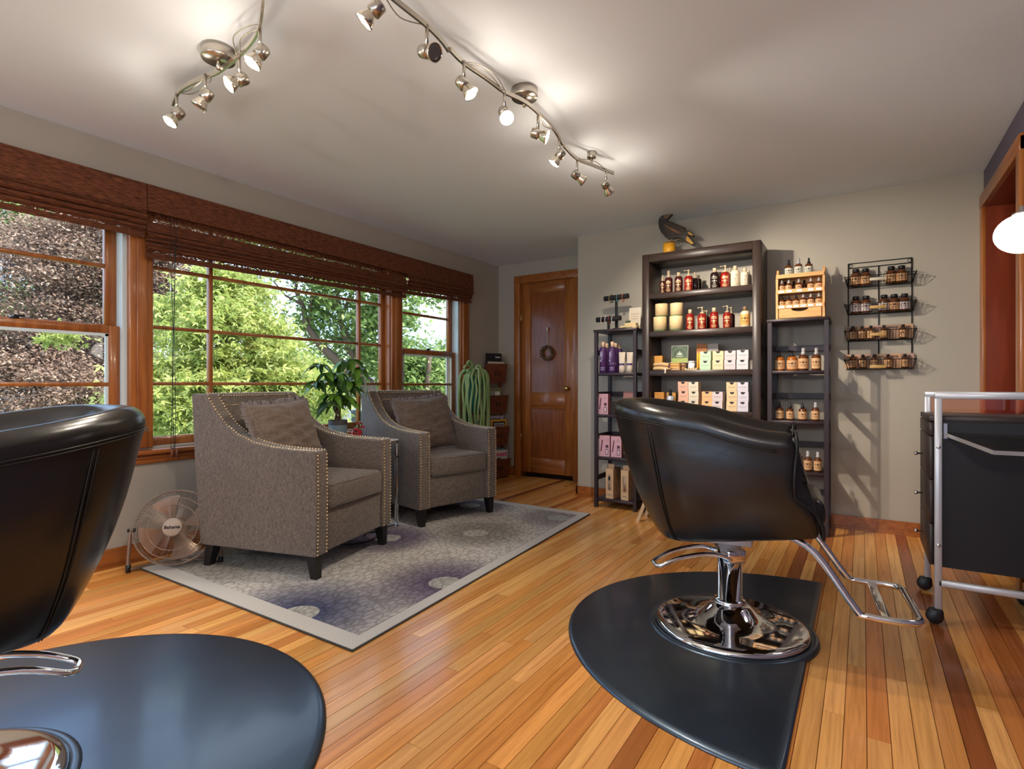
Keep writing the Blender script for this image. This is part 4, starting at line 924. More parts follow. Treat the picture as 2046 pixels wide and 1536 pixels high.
for k in range(4):
    def bl(u, v):
        r = .040+(RF*.86-.040)*v; a_ = k*1.5708+.35+(-.45+.95*u)*(.55+.45*v); return FM @ Vector((r*math.cos(a_), r*math.sin(a_), .03-.045*u))
    obj('blade', MB().grid(bl, 6, 5), blade_m, fan)
hub = obj('hub', MB().lathe([(.048, .066), (.048, .080), (.042, .086), (.001, .087)], 28, FM), fanp_m, fan)
obj('motor', MB().lathe([(.045, -.09), (.055, -.08), (.055, -.02), (.03, -.01)], 24, FM), fan_m, fan)
obj('lettering', xform(text_mb('Bahama', .024, .0006), FM @ Matrix.Translation((0, 0, .0885)) @ Matrix.Rotation(math.pi/2, 4, 'Z')), mat('ink_brown', (.03, .02, .015), .6), hub)
for sy in (-1, 1):
    obj('stand_leg', MB().tube(smooth_path([(0, sy*(RF+.012), fz+.01), (.01, sy*(RF+.02), fz*.5), (.012, sy*(RF+.022), .03), (.0, sy*(RF+.0), .014), (-.06, sy*.12, .013), (-.09, 0, .013)], 5), .009, 8), fan_m, fan)
    obj('pivot_knob', MB().cyl((0, sy*(RF+.028), fz), (0, sy*(RF-.008), fz), .010, 10), blackp_m, fan)
    obj('rubber_foot', MB().cyl((.012, sy*(RF+.022), .0), (.012, sy*(RF+.022), .040), .0125, 10), blackp_m, fan)
cd = obj('power_cord', MB().tube(smooth_path([(-3.20, 1.86, .018), (-3.05, 1.95, .0155), (-2.85, 2.10, .0155), (-2.62, 2.38, .0155), (-2.75, 2.62, .0155), (-3.0, 2.55, .0155)], 8), .004, 6), blackp_m)
tag(cd, 'black power cord trailing on the rug under the front armchair', 'cord')

# ================================================================== SHELVING
# tall bookcase
BX0, BX1, BYF, BYB, BH = -1.448, -.597, 4.13, 4.435, 2.008
bc = thing('bookcase', 'tall dark brown open bookcase holding products', 'bookcase', (BX0, BYF, 0))
W = BX1-BX0; D = BYB-BYF
for x0 in (0, W-.055): obj('side_panel', MB().rbox(x0, x0+.055, 0, D, 0, BH, .002, 1), espresso_m, bc)
obj('top_panel', MB().rbox(.055, W-.055, 0, D, BH-.062, BH, .002, 1), espressoh_m, bc)
SZ = (1.703, 1.409, 1.108, .807, .50, .20)
for z in SZ: obj('shelf', MB().rbox(.055, W-.055, .004, D, z-.042, z, .002, 1), espressoh_m, bc)
obj('back_rail', MB().box(.055, W-.055, D-.012, D, .02, .10), espressoh_m, bc)

def ladder_rack(label, x0, x1):
    r = thing('rack_shelf', label, 'shelf rack', (x0, 4.115, 0), 0, 'narrow dark shelf racks'); W = x1-x0; D = .31; H_ = 1.445; p = .026
    for x in (0, W-p):
        for y in (0, D-p): obj('post', MB().box(x, x+p, y, y+p, 0, H_-.018), rack_m, r)
    obj('top_board', MB().rbox(-.006, W+.006, -.006, D+.004, H_-.020, H_, .002, 1), rack_m, r)
    for z in (1.094, .755, .412, .075):
        obj('shelf', MB().rbox(p*.3, W-p*.3, .003, D-.003, z-.022, z, .002, 1), rack_m, r)
        zz = z+.145
        obj('back_rail', MB().box(p, W-p, D-p*.8, D-p*.3, zz, zz+.040), rack_m, r)
        for x in (p*.25, W-p*.75): obj('side_rail', MB().box(x, x+p*.5, p, D-p, zz, zz+.040), rack_m, r)
    return r
ladder_rack('narrow dark rack left of the bookcase with purple bottles', -1.846, -1.490)
ladder_rack('narrow dark rack right of the bookcase with amber bottles', -.552, -.188)

# ------------------------------------------------------------------ bottle builders
redb_m = mat('red_bottle', (.22, .010, .006), .12, coat=.5); darkred_m = mat('dark_red_bottle', (.055, .008, .008), .12, coat=.5); cream_m = mat('cream_bottle', (.66, .55, .40), .35); blackb_m = mat('black_red_bottle', (.014, .006, .006), .12, coat=.5)
tancap_m = mat('tan_cap', (.50, .40, .26), .4); goldprint_m = mat('gold_print', (.70, .48, .22), .4); greyprint_m = mat('grey_print', (.30, .28, .22), .5); orangelab_m = mat('orange_label', (.75, .34, .08), .5)
amber_m = mat('amber_glass', (.10, .026, .006), .1, coat=.5); amberl_m = mat('light_amber_glass', (.36, .10, .012), .12, coat=.5); tanlab_m = mat('tan_label', (.64, .36, .17), .6); paperlab_m = mat('paper_label', (.50, .50, .42), .6); bluelab_m = mat('pale_label', (.58, .50, .50), .5)
ink_m = mat('label_ink', (.10, .05, .025), .6); purpb_m = mat('purple_bottle', (.065, .022, .10), .25, coat=.3); peachcap_m = mat('peach_cap', (.75, .50, .32), .4); mist_m = mat('clear_cap', (.42, .40, .40), .15, coat=.4); tube_m = mat('cream_tube', (.70, .58, .46), .4)
lilacprint_m = mat('lilac_print', (.40, .34, .55), .5)
def arc_bar(mb, r, z0, z1, a0, a1, n=5):   # curved print strip facing -Y
    vs = []; 
    for i in range(n+1):
        a = -math.pi/2+a0+(a1-a0)*i/n
        for z in (z0, z1): vs.append((r*math.cos(a), r*math.sin(a), z))
    mb.add(vs, [(2*i, 2*i+2, 2*i+3, 2*i+1) for i in range(n)], True)
def bottle(label, u, Y, z, wpx, hpx, style='cap', body=None, cap=None, lab=None, pr=None, group=None, cat='bottle', name='bottle', faceang=None):
    x = onY(u, 768, Y).x; k = depth((x, Y))/F_PX; r = wpx*k/2; h = hpx*k
    root = thing(name, label, cat, (x, Y, z+.0004), faceang if faceang is not None else math.atan2(x, Y)*-.6, group)
    hb = {'cap': .80, 'pump': .70, 'spray': .70, 'dropper': .66, 'jar': .78, 'tall': .83}[style]*h; sh = min(r*.75, hb*.28); rn = r*.42 if style != 'jar' else r*.55
    body_o = obj('bottle_body', MB().lathe([(r*.93, 0), (r, r*.08), (r, hb-sh), (r*.93, hb-sh*.45), (r*.72, hb-sh*.12), (rn, hb)], 18), body, root)
    c = MB()
    if style == 'cap': c.lathe([(rn*1.08, hb), (rn*1.10, h*.985), (rn*.95, h)], 14)
    elif style == 'tall': c.lathe([(r*.45, hb), (r*.45, h)], 14)
    elif style == 'jar': c.lathe([(r*.62, hb), (r*.64, h*.985), (r*.55, h)], 16)
    elif style == 'pump': c.lathe([(rn*1.15, hb), (rn*1.15, hb+.06*h), (rn*.35, hb+.07*h), (rn*.35, h*.93), (rn*.6, h*.94), (rn*.6, h)], 12).tube([(0, 0, h*.965), (-r*.7, -r*.3, h*.965), (-r*1.05, -r*.4, h*.945)], r*.11, 6)
    elif style == 'spray': c.lathe([(rn*1.1, hb), (rn*1.1, hb+.10*h), (rn*.85, hb+.11*h), (rn*.85, h)], 12)
    elif style == 'dropper': c.lathe([(rn*1.05, hb), (rn*1.05, hb+.12*h), (rn*.55, hb+.14*h), (rn*.62, hb+.24*h), (rn*.35, h*.985), (rn*.1, h)], 12)
    obj('closure', c, cap, root)
    if lab:
        lb = MB(); vs = []; n = 18
        for zz in (hb*.12, (hb-sh)*.97):
            for i in range(n+1): a = -math.pi/2-2.3+4.6*i/n; vs.append((r*1.012*math.cos(a), r*1.012*math.sin(a), zz))
        lb.add(vs, [(i, i+1, n+2+i, n+1+i) for i in range(n)], True); lo = obj('paper_label', lb, lab, root)
        pm2 = MB(); zc = hb*.12+((hb-sh)*.97-hb*.12)*.62; hh = (hb-sh)*.85
        arc_bar(pm2, r*1.024, zc-hh*.10, zc+hh*.10, -.22, .22); arc_bar(pm2, r*1.024, zc-hh*.05, zc+hh*.05, -.75, -.40); arc_bar(pm2, r*1.024, zc-hh*.05, zc+hh*.05, .40, .75); arc_bar(pm2, r*1.024, zc-hh*.28, zc-hh*.23, -.7, .7); arc_bar(pm2, r*1.024, zc-hh*.42, zc-hh*.39, -.5, .5)
        obj('print', pm2, ink_m, lo)
    if pr:
        pm2 = MB(); top = hb-sh
        for zf, wd, th in ((.88, .55, .035), (.80, .7, .02), (.73, .6, .02), (.58, .16, .10), (.56, .6, .02), (.42, .25, .03), (.30, .35, .02), (.20, .6, .02), (.11, .4, .02)): arc_bar(pm2, r*1.015, top*(zf-th), top*(zf+th*.6), -wd, wd)
        obj('print', pm2, pr, root)
    return root
G1, G2 = 'bottles on the top bookcase shelf', 'bottles on the second bookcase shelf'
Z1, Z2, Z3, Z4 = SZ[:4]; YF = 4.185
bottle('slim dark red bottle at the left end of the top bookcase shelf', 1324, YF+.02, Z1, 11, 37, 'spray', darkred_m, tancap_m, None, goldprint_m, G1)
bottle('dark red bottle with tall tan cap, second from left on top shelf', 1336, YF, Z1, 16, 44, 'spray', darkred_m, tancap_m, None, goldprint_m, G1)
bottle('dark red bottle with short tan cap, third from left on top shelf', 1356, YF, Z1, 16, 39, 'cap', darkred_m, tancap_m, None, goldprint_m, G1)
bottle('bright red pump bottle left of the gap on the top shelf', 1376, YF, Z1, 17, 43, 'pump', redb_m, tancap_m, None, goldprint_m, G1)
bottle('dark bottle close behind the bright red pump bottle, top shelf', 1388.5, YF+.075, Z1, 15, 40, 'pump', blackb_m, tancap_m, None, None, G1)
bottle('rearmost dark bottle behind the bright red pump bottle, top shelf', 1395, YF+.15, Z1, 14, 37, 'cap', blackb_m, tancap_m, None, None, G1)
bottle('black-red capped bottle right of the gap on the top shelf', 1428, YF, Z1, 17, 41, 'cap', blackb_m, tancap_m, None, greyprint_m, G1)
bottle('dark bottle half hidden behind the black-red capped one, top shelf', 1438, YF+.08, Z1, 14, 36, 'cap', darkred_m, tancap_m, None, None, G1)
bottle('red pump bottle beside the cream bottles on the top shelf', 1449, YF, Z1, 18, 45, 'pump', redb_m, tancap_m, None, goldprint_m, G1)
bottle('dark pump bottle behind the red pump near the cream bottles', 1459, YF+.09, Z1, 15, 43, 'pump', darkred_m, tancap_m, None, None, G1)
bottle('taller cream lotion bottle on the top shelf', 1469, YF, Z1, 17, 42, 'cap', cream_m, tancap_m, None, greyprint_m, G1)
bottle('shorter cream lotion bottle at the right of the top shelf', 1488, YF, Z1, 15, 36, 'cap', cream_m, tancap_m, None, greyprint_m, G1)
bottle('grey-cream bottle hidden behind the rightmost cream one, top shelf', 1495, YF+.09, Z1, 13, 34, 'cap', mat('grey_bottle', (.30, .27, .22), .4), tancap_m, None, None, G1)
bottle('red capped bottle beside the cream tubs on the second shelf', 1379, YF, Z2, 16, 41, 'cap', redb_m, tancap_m, None, goldprint_m, G2)
bottle('red pump bottle, second red bottle from the tubs, second shelf', 1403, YF, Z2, 17, 45, 'pump', redb_m, tancap_m, None, goldprint_m, G2)
bottle('dark bottle behind the second red bottle on the second shelf', 1412, YF+.09, Z2, 14, 40, 'pump', darkred_m, tancap_m, None, None, G2)
bottle('red capped bottle in the middle of the second shelf', 1427, YF, Z2, 17, 42, 'cap', redb_m, tancap_m, None, goldprint_m, G2)
bottle('red pump bottle nearest the cream bottle on the second shelf', 1453, YF, Z2, 16, 45, 'pump', redb_m, tancap_m, None, goldprint_m, G2)
bottle('dark pump bottle behind the rightmost red one, second shelf', 1461, YF+.08, Z2, 14, 44, 'pump', darkred_m, tancap_m, None, None, G2)
bottle('cream bottle with orange label at right of the second shelf', 1489, YF, Z2, 18, 41, 'cap', cream_m, mat('brown_cap', (.20, .12, .06), .4), orangelab_m, None, G2)
# cream tubs with green bases
tub_m = mat('tub_print', (.74, .56, .30), .5, noise=((60, 60, 60), 3, (.62, .44, .22), .5, .72)); tubg_m = mat('tub_green', (.10, .16, .07), .4)
def tub(label, u, Y, z, wpx, hpx):
    x = onY(u, 768, Y).x; k = depth((x, Y))/F_PX; r = wpx*k/2; h = hpx*k
    t_ = thing('paper_tub', label, 'tub', (x, Y, z+.0004), 0, 'cream paper tubs on the second shelf')
    obj('tub_foot', MB().lathe([(r*.95, 0), (r*.95, h*.10)], 24), tubg_m, t_); obj('tub_body', MB().lathe([(r, h*.10), (r, h*.985), (r*.97, h)], 24), tub_m, t_); return h
h1 = tub('cream paper tub, lower left of the four', 1319, YF, Z2, 26, 29); tub('cream paper tub, upper left of the four', 1322, YF+.012, Z2+h1+.0006, 25, 26)
h2 = tub('cream paper tub, lower right of the four', 1351, YF, Z2, 26, 29); tub('cream paper tub, upper right of the four', 1352, YF+.012, Z2+h2+.0006, 25, 26)

# ------------------------------------------------------------------ boxes
def soap_box(label, u, Y, z, wpx, hpx, c, group, depth_m=.085, dark=None, rz=None, name='soap_box'):
    x = onY(u, 768, Y).x; k = depth((x, Y))/F_PX; w_ = wpx*k; h = hpx*k
    b = thing(name, label, 'box', (x, Y, z+.0004), (rz if rz is not None else 0), group)
    m = MATS.get('box_%s' % str(c)) or mat('box_%s' % str(c), c, .6)
    bo = obj('carton', MB().box(-w_/2, w_/2, 0, depth_m, 0, h), m, b)
    if name == 'soap_box':
        em = MB(); n = 12
        em.add([(w_*.20*math.cos(math.pi+math.pi*i/n), -.0008, h-.001+w_*.22*math.sin(math.pi+math.pi*i/n)) for i in range(n+1)], [tuple(range(n+1))])
        obj('emblem', em, mat_ink_black, bo)
        ln = MB().box(-w_*.36, w_*.36, -.0009, 0, h*.46, h*.50).box(-w_*.25, w_*.25, -.0009, 0, h*.34, h*.355).box(-w_*.5, w_*.5, -.0007, 0, h*.10, h*.11)
        obj('print', ln, mat_ink_grey, bo)
    return h
mat_ink_black = mat('ink_black', (.02, .015, .018), .5); mat_ink_grey = mat('ink_grey', (.22, .18, .17), .6)
pk, cr_, orr, lil, tan, whl, mint, pch, yel = (.74, .40, .28), (.66, .58, .44), (.80, .42, .19), (.62, .53, .54), (.72, .52, .29), (.66, .60, .62), (.45, .62, .42), (.78, .56, .34), (.76, .42, .08)
def stack(names, u, Y, z, wpx, hpx, c, grp):
    zz = z; du = 0
    for i_, nm in enumerate(names):
        zz += soap_box(nm, u+(i_*.7 if i_ % 2 else 0), Y, zz, wpx, hpx, c, grp)+.0005
GB3, GB4 = 'soap boxes on the third bookcase shelf', 'soap boxes on the fourth bookcase shelf'
YB_ = 4.155
stack(['lower mint green soap box on the third shelf', 'upper mint green soap box on the third shelf'], 1409, YB_, Z3, 20.5, 18.3, mint, GB3)
stack(['lower peach soap box on the third shelf', 'upper peach soap box on the third shelf'], 1434, YB_, Z3, 20.5, 18.5, pch, GB3)
stack(['lower lilac soap box left of the white pair, third shelf', 'upper lilac soap box left of the white pair, third shelf'], 1458, YB_, Z3, 21, 18.7, lil, GB3)
stack(['lower white-pink soap box at right of the third shelf', 'upper white-pink soap box at right of the third shelf'], 1483, YB_, Z3, 21.5, 19.2, whl, GB3)
stack(['bottom salmon pink soap box on the fourth shelf', 'middle salmon pink soap box on the fourth shelf', 'top salmon pink soap box on the fourth shelf'], 1364.5, YB_, Z4, 19.5, 18.8, pk, GB4)
stack(['bottom pale cream soap box on the fourth shelf', 'middle pale cream soap box on the fourth shelf', 'top pale cream soap box on the fourth shelf'], 1385, YB_, Z4, 19.5, 18.8, cr_, GB4)
stack(['lower orange soap box on the fourth shelf', 'upper orange soap box on the fourth shelf'], 1412, YB_, Z4, 20, 19, orr, GB4)
stack(['lower lilac soap box beside the orange pair, fourth shelf', 'upper lilac soap box beside the orange pair, fourth shelf'], 1432.5, YB_, Z4, 20, 19, lil, GB4)
stack(['bottom tan soap box on the fourth shelf', 'middle tan soap box on the fourth shelf', 'top tan soap box on the fourth shelf'], 1462, YB_, Z4, 20.5, 19.3, tan, GB4)
stack(['bottom white-lilac soap box at right of the fourth shelf', 'middle white-lilac soap box at right of the fourth shelf', 'top white-lilac soap box at right of the fourth shelf'], 1483.5, YB_, Z4, 21, 19.5, (.64, .60, .68), GB4)
soap_box('tall orange carton behind the yellow candles', 1402, 4.30, Z3, 20, 53, (.46, .17, .05), 'tall cartons on the third shelf', .05, name='tall_carton')
soap_box('tall grey carton behind the mint boxes', 1424, 4.31, Z3, 21, 53, (.42, .37, .34), 'tall cartons on the third shelf', .05, name='tall_carton')
soap_box('small orange carton above the tan cloth bundle', 1314, 4.26, Z3, 19, 30, (.74, .36, .07), None, .06, name='orange_carton')
soap_box('orange upright carton at left of the fourth shelf', 1317, 4.20, Z4, 19, 34, (.60, .26, .05), 'orange cartons on the fourth shelf', .05, name='orange_carton')
soap_box('orange upright carton behind the silver bottle', 1341, 4.27, Z4, 18, 33, (.66, .33, .08), 'orange cartons on the fourth shelf', .05, name='orange_carton')
bottle('brushed silver bottle with black spray top on the fourth shelf', 1339.5, 4.185, Z4, 15, 40, 'spray', silver_m, blackp_m, None, None, None)
# candles, jar, soaps, cloth, sign
for i_, (u_, nm) in enumerate(((1394, 'left yellow beeswax taper candle on the third shelf'), (1398, 'middle yellow beeswax taper candle on the third shelf'), (1402, 'right yellow beeswax taper candle on the third shelf'))):
    x = onY(u_, 768, 4.20).x; tc_ = thing('taper_candle', nm, 'candle', (x, 4.20, Z3+.0004), 0, 'yellow beeswax candles')
    obj('wax', MB().lathe([(.0065, 0), (.0065, .120), (.004, .128)], 10), mat('beeswax', (.85, .45, .05), .5) if i_ == 0 else MATS['beeswax'], tc_); obj('wick', MB().cyl((0, 0, .127), (0, 0, .137), .001, 5), white_m, tc_)
jx = onY(1382, 768, 4.22).x; jr = thing('white_jar', 'small white jar behind the wooden soap dish', 'jar', (jx, 4.22, Z3+.0004))
obj('jar_body', MB().lathe([(.025, 0), (.026, .05), (.022, .054)], 18), white_m, jr); obj('jar_lid', MB().lathe([(.024, .054), (.024, .068), (.022, .070)], 18), mat('jar_lid', (.6, .57, .58), .4), jr)
def flat_soap(nm, u, z, w_, h, c): 
    x = onY(u, 768, 4.19).x; o = thing('soap_bar', nm, 'soap', (x, 4.19, z), 0, 'wrapped soap bars on the third shelf')
    obj('bar', MB().rbox(-w_/2, w_/2, -.025, .03, 0, h, .003, 1), MATS.get('soap_%s' % str(c)) or mat('soap_%s' % str(c), c, .6), o); obj('wrapper_edge', MB().box(-w_/2, w_/2, -.0262, -.0245, h*.55, h*.75), mat_ink_black, o)
flat_soap('lowest orange soap bar beside the cloth bundle', 1350, Z3+.0004, .075, .020, (.78, .45, .20)); flat_soap('middle orange soap bar beside the cloth bundle', 1350, Z3+.0210, .074, .020, (.80, .40, .12)); flat_soap('top yellow soap bar beside the cloth bundle', 1349, Z3+.0416, .072, .018, (.82, .50, .16))
flat_soap('short brown soap bar standing right of the soap pile', 1366.5, Z3+.0004, .024, .050, (.42, .20, .07))
dx_ = onY(1381, 768, 4.15).x; dsh = thing('soap_dish', 'low slatted wooden soap dish at the shelf front', 'soap dish', (dx_, 4.152, Z3+.0004))
for k in range(5): obj('slat', MB().box(-.045+k*.019, -.045+k*.019+.013, -.01, .05, .006, .014), palewood_m, dsh)
obj('dish_runner', MB().box(-.046, .046, -.008, .002, 0, .006).box(-.046, .046, .038, .048, 0, .006), palewood_m, dsh)
cx_ = onY(1325, 768, 4.165).x; cl = thing('cloth_bundle', 'tan rolled cloth bundle with tassel hanging over the shelf edge', 'cloth', (cx_, 4.165, Z3+.0004))
clm = mat('tan_cloth', (.66, .44, .22), .9, bump=((60, 60, 60), 3, .4, .004))
for j, (yy, zz, rr) in enumerate(((.0, .014, .014), (.02, .030, .014), (.005, .045, .013), (.03, .013, .013), (.03, .050, .011))):
    obj('fold', MB().tube(smooth_path([(-.075, yy, zz), (-.03, yy, zz+.004), (.02, yy, zz-.002), (.060, yy-.004, zz*.7+.008)], 5), [rr*(1-.35*abs(i/15-.4)) for i in range(16)], 10), clm, cl)
obj('tie', MB().lathe([(.026, -.008), (.028, 0), (.026, .008)], 14, Matrix.Translation((.050, .010, .028)) @ Matrix.Rotation(math.pi/2, 4, 'Y'), caps=False), mat('cloth_tie', (.10, .03, .02), .6), cl)
obj('tassel', MB().lathe([(.003, -.022), (.010, -.018), (.006, .012), (.003, .024)], 10, Matrix.Translation((.028, -.036, -.004))), mat('tassel_cream', (.72, .60, .48), .8), cl)
sx_ = onY(1357, 705, 4.215); sg = thing('green_sign', 'framed green sign with a white lotus leaf emblem', 'sign', (sx_.x, 4.225, Z3+.058)); sg.rotation_euler = (math.radians(-6), 0, 0)
k = depth(sx_)/F_PX; sw, shh = 33*k, 35*k
fr_ = obj('backing', MB().box(-sw/2, sw/2, -.003, .003, 0, shh), mat('sign_edge', (.5, .45, .38), .5), sg)
obj('dark_field', MB().box(-sw/2+.003, sw/2-.003, -.0042, -.003, shh*.27, shh-.004), mat('sign_green', (.025, .055, .022), .4), sg)
obj('light_field', MB().box(-sw/2+.003, sw/2-.003, -.0042, -.003, .004, shh*.27), mat('sign_lime', (.27, .34, .07), .4), sg)
ring = MB().tube([(sw*.40*math.cos(i*.1309), -.0045, shh*.50+sw*.40*math.sin(i*.1309)) for i in range(48)], .0007, 4, True); obj('emblem_ring', ring, mat('sign_print', (.55, .62, .42), .5), sg)
lf = MB()
for a_ in (-72, -40, 0, 40, 72):
    l = sw*(.27 if a_ == 0 else .22); aa = math.radians(90+a_); d_ = Vector((math.cos(aa), 0, math.sin(aa))); sd2 = Vector((-d_.z, 0, d_.x)); o0 = Vector((0, -.0047, shh*.45))
    lf.add([o0, o0+d_*l*.5+sd2*l*.13, o0+d_*l, o0+d_*l*.5-sd2*l*.13], [(0, 1, 2, 3)])
obj('emblem_leaf', lf, mat('sign_white', (.62, .66, .60), .5), sg)
obj('lettering', MB().box(-sw*.25, sw*.25, -.0048, -.0043, shh*.37, shh*.40).box(-sw*.18, sw*.18, -.0048, -.0043, shh*.32, shh*.335), MATS['sign_print'], sg)
# an easel support so the sign stands on the shelf
obj('stand', MB().box(-.03, .03, -.004, .030, -.054, -.048).box(-.004, .004, .0, .006, -.054, .03), palewood_m, sg)

# ------------------------------------------------------------------ left rack contents
GP = 'purple bottles on the left rack'; ZA1, ZA2, ZA3, ZA4 = 1.0945, .7555, .4125, .0755
def pbottle(nm, u, Y, w_, h): 
    r = bottle(nm, u, Y, ZA1, w_, h, 'tall', purpb_m, peachcap_m, None, None, GP); return r
pbottle('purple bottle at the left front of the left rack', 1205, 4.165, 15, 62); pbottle('purple bottle behind the leftmost one on the left rack', 1212.5, 4.25, 14, 60)
pbottle('purple bottle with lilac band in the centre of the left rack', 1223.5, 4.165, 15.5, 62); pbottle('purple bottle tucked behind the lilac banded one', 1230, 4.25, 14, 60); pbottle('rear purple bottle behind the cream tubes', 1237.5, 4.30, 14, 58)
for (u_, nm) in ((1205, 'purple bottle at the left front of the left rack'), (1223.5, 'purple bottle with lilac band in the centre of the left rack')):
    r = [o for o in C.objects if o.get('label') == nm][0]; kk = depth(r.location)/F_PX; rr = 7.6*kk
    pm2 = MB()
    for zf, wd, th in ((.17, .6, .008), (.13, .5, .006), (.09, .6, .006)): arc_bar(pm2, rr*1.03, 62*kk*(zf-th), 62*kk*(zf+th), -wd, wd)
    if u_ > 1220: arc_bar(pm2, rr*1.03, 62*kk*.26, 62*kk*.33, -1.6, 1.6)
    obj('print', pm2, lilacprint_m, r)
    tm = text_mb('PLOMA', .026, .0006); MT = Matrix.Translation((-rr*.35, -rr*.96, 62*kk*.52)) @ FACE_NEG_Y @ Matrix.Rotation(math.pi/2, 4, 'Z'); obj('lettering', xform(tm, MT), lilacprint_m, r)
def ctube(nm, u):
    Y = 4.16; x = onY(u, 768, Y).x; kk = depth((x, Y))/F_PX; t_ = thing('cream_tube', nm, 'tube', (x, Y, ZA1+.0004), 0, 'cream tubes on the left rack'); h = 41*kk; w_ = 14*kk
    n = 16; vs = []
    for (zf, ax, ay) in ((0, .42, .42), (.22, .43, .43), (.23, .43, .43), (.6, .46, .30), (.97, .52, .06), (1, .52, .05)):
        for i in range(n): a = 6.2832*i/n; vs.append((w_*ax*math.cos(a), w_*ay*math.sin(a), h*zf))
    fs = [(j*n+i, j*n+(i+1) % n, (j+1)*n+(i+1) % n, (j+1)*n+i) for j in range(5) for i in range(n)]+[tuple(range(n)), tuple(5*n+i for i in range(n))]
    obj('tube_body', MB().add(vs, fs, True), tube_m, t_); bd = MB(); arc_bar(bd, w_*.45, h*.36, h*.45, -1.2, 1.2, 8); obj('purple_band', bd, purpb_m, t_)
ctube('cream squeeze tube next to the purple bottles', 1243); ctube('cream squeeze tube at the right end of the left rack', 1258.5)
def pink_box(nm, u, Y, z, wpx, hpx, rz, flat=False):
    x = onY(u, 768, Y).x; kk = depth((x, Y))/F_PX; w_, h = wpx*kk, hpx*kk; b = thing('pink_kit_box', nm, 'box', (x, Y, z+.0004), rz, 'pink pedicure kit boxes on the left rack')
    bo = obj('carton', MB().box(-w_/2, w_/2, 0, .05, 0, h), MATS['kit_side'], b); obj('front_print', MB().box(-w_/2+.0006, w_/2-.0006, -.0012, 0, .0006, h-.0006), MATS['kit_pink'], bo)
    M = Matrix.Translation((-w_*.27, -.0018, h*.52)) @ Matrix.Rotation(math.radians(8), 4, 'Y')
    obj('tool_picture', MB().box(-w_*.05, w_*.05, -.0008, 0, -h*.28, h*.28, M=M).box(w_*.10, w_*.36, -.0022, -.0012, h*.42, h*.56).box(w_*.08, w_*.36, -.0022, -.0012, h*.10, h*.36), MATS['kit_ink'], bo)
    obj('tool_window', MB().box(w_*.13, w_*.31, -.003, -.0022, h*.13, h*.33), MATS['kit_pale'], bo)
    obj('emblem', MB().tube([(w_*.22+w_*.12*math.cos(i*.52), -.0014, h*.80+w_*.12*math.sin(i*.52)) for i in range(12)], .0008, 4, True), MATS['kit_ink'], bo)
mat('kit_side', (.22, .055, .06), .5); mat('kit_pink', (.62, .36, .42), .5); mat('kit_ink', (.09, .03, .06), .5); mat('kit_pale', (.70, .52, .58), .5)
pink_box('pink kit box on the second shelf of the left rack', 1205, 4.165, ZA2, 21, 41, .02)
pink_box('left pink kit box on the third shelf of the left rack', 1208, 4.155, ZA3, 22, 42, .05); pink_box('right pink kit box on the third shelf of the left rack', 1231, 4.155, ZA3, 22, 42, .05)
soap_box('brown carton behind the pink kit box on the left rack', 1226, 4.30, ZA2, 14, 24, (.04, .03, .03), None, .04, name='dark_carton')
soap_box('tall dusty rose gift box at right of the left rack', 1256, 4.27, ZA2, 22, 46, (.36, .17, .15), None, .08, name='gift_box')
soap_box('small cream carton in front of the rose gift box', 1240, 4.18, ZA2, 13, 24, (.62, .52, .38), None, .04, name='cream_carton')
kraft_m = mat('kraft_card', (.62, .42, .25), .7); kraftd_m = mat('kraft_side', (.36, .20, .10), .7, noise=((40, 40, 40), 3, (.26, .12, .05), .4, .6))
def brush_box(nm, u, brush):
    Y = 4.15; x = onY(u, 768, Y).x; kk = depth((x, Y))/F_PX; w_, h = 16.5*kk, 60*kk; b = thing('brush_box', nm, 'box', (x, Y, ZA4+.0004), -.10, 'kraft hair brush boxes on the left rack')
    bo = obj('carton', MB().box(-w_/2, w_/2, 0, .13, 0, h), kraftd_m, b); obj('front_card', MB().box(-w_/2, w_/2, -.001, 0, 0, h), kraft_m, bo)
    obj('hang_tab', MB().box(-w_*.35, w_*.45, .02, .022, h, h+9*kk), kraft_m, bo)
    obj('window', MB().rbox(-w_*.24, w_*.26, -.004, -.001, h*.28, h*.82, .003, 1), MATS['window_dark'], bo)
    if brush: obj('brush_head', MB().sphere((.0, -.005, h*.68), .012, 12, 8, (.85, .3, 1.6)), blackp_m, bo); obj('brush_handle', MB().rbox(-.006, .006, -.0065, -.003, h*.30, h*.52, .001, 1), mat('brush_grey', (.20, .17, .16), .5), bo)
    else: obj('comb_loop', MB().tube([(-w_*.20, -.005, h*.78), (-w_*.18, -.005, h*.60), (-w_*.02, -.005, h*.50), (w_*.2, -.005, h*.50)], .0014, 5), blackp_m, bo); obj('brush_handle', MB().rbox(-.005, .012, -.0065, -.003, h*.30, h*.46, .001, 1), mat('brush_brown', (.20, .09, .05), .5), bo)
    obj('lettering', xform(text_mb('Alexa', .016, .0003), Matrix.Translation((0, -.0014, h*.13)) @ FACE_NEG_Y), mat_ink_grey, bo)
mat('window_dark', (.40, .29, .20), .3)
brush_box('kraft box with black bristle brush, left on the bottom shelf', 1218, True); brush_box('kraft box with brown handled brush, right on the bottom shelf', 1248, False)
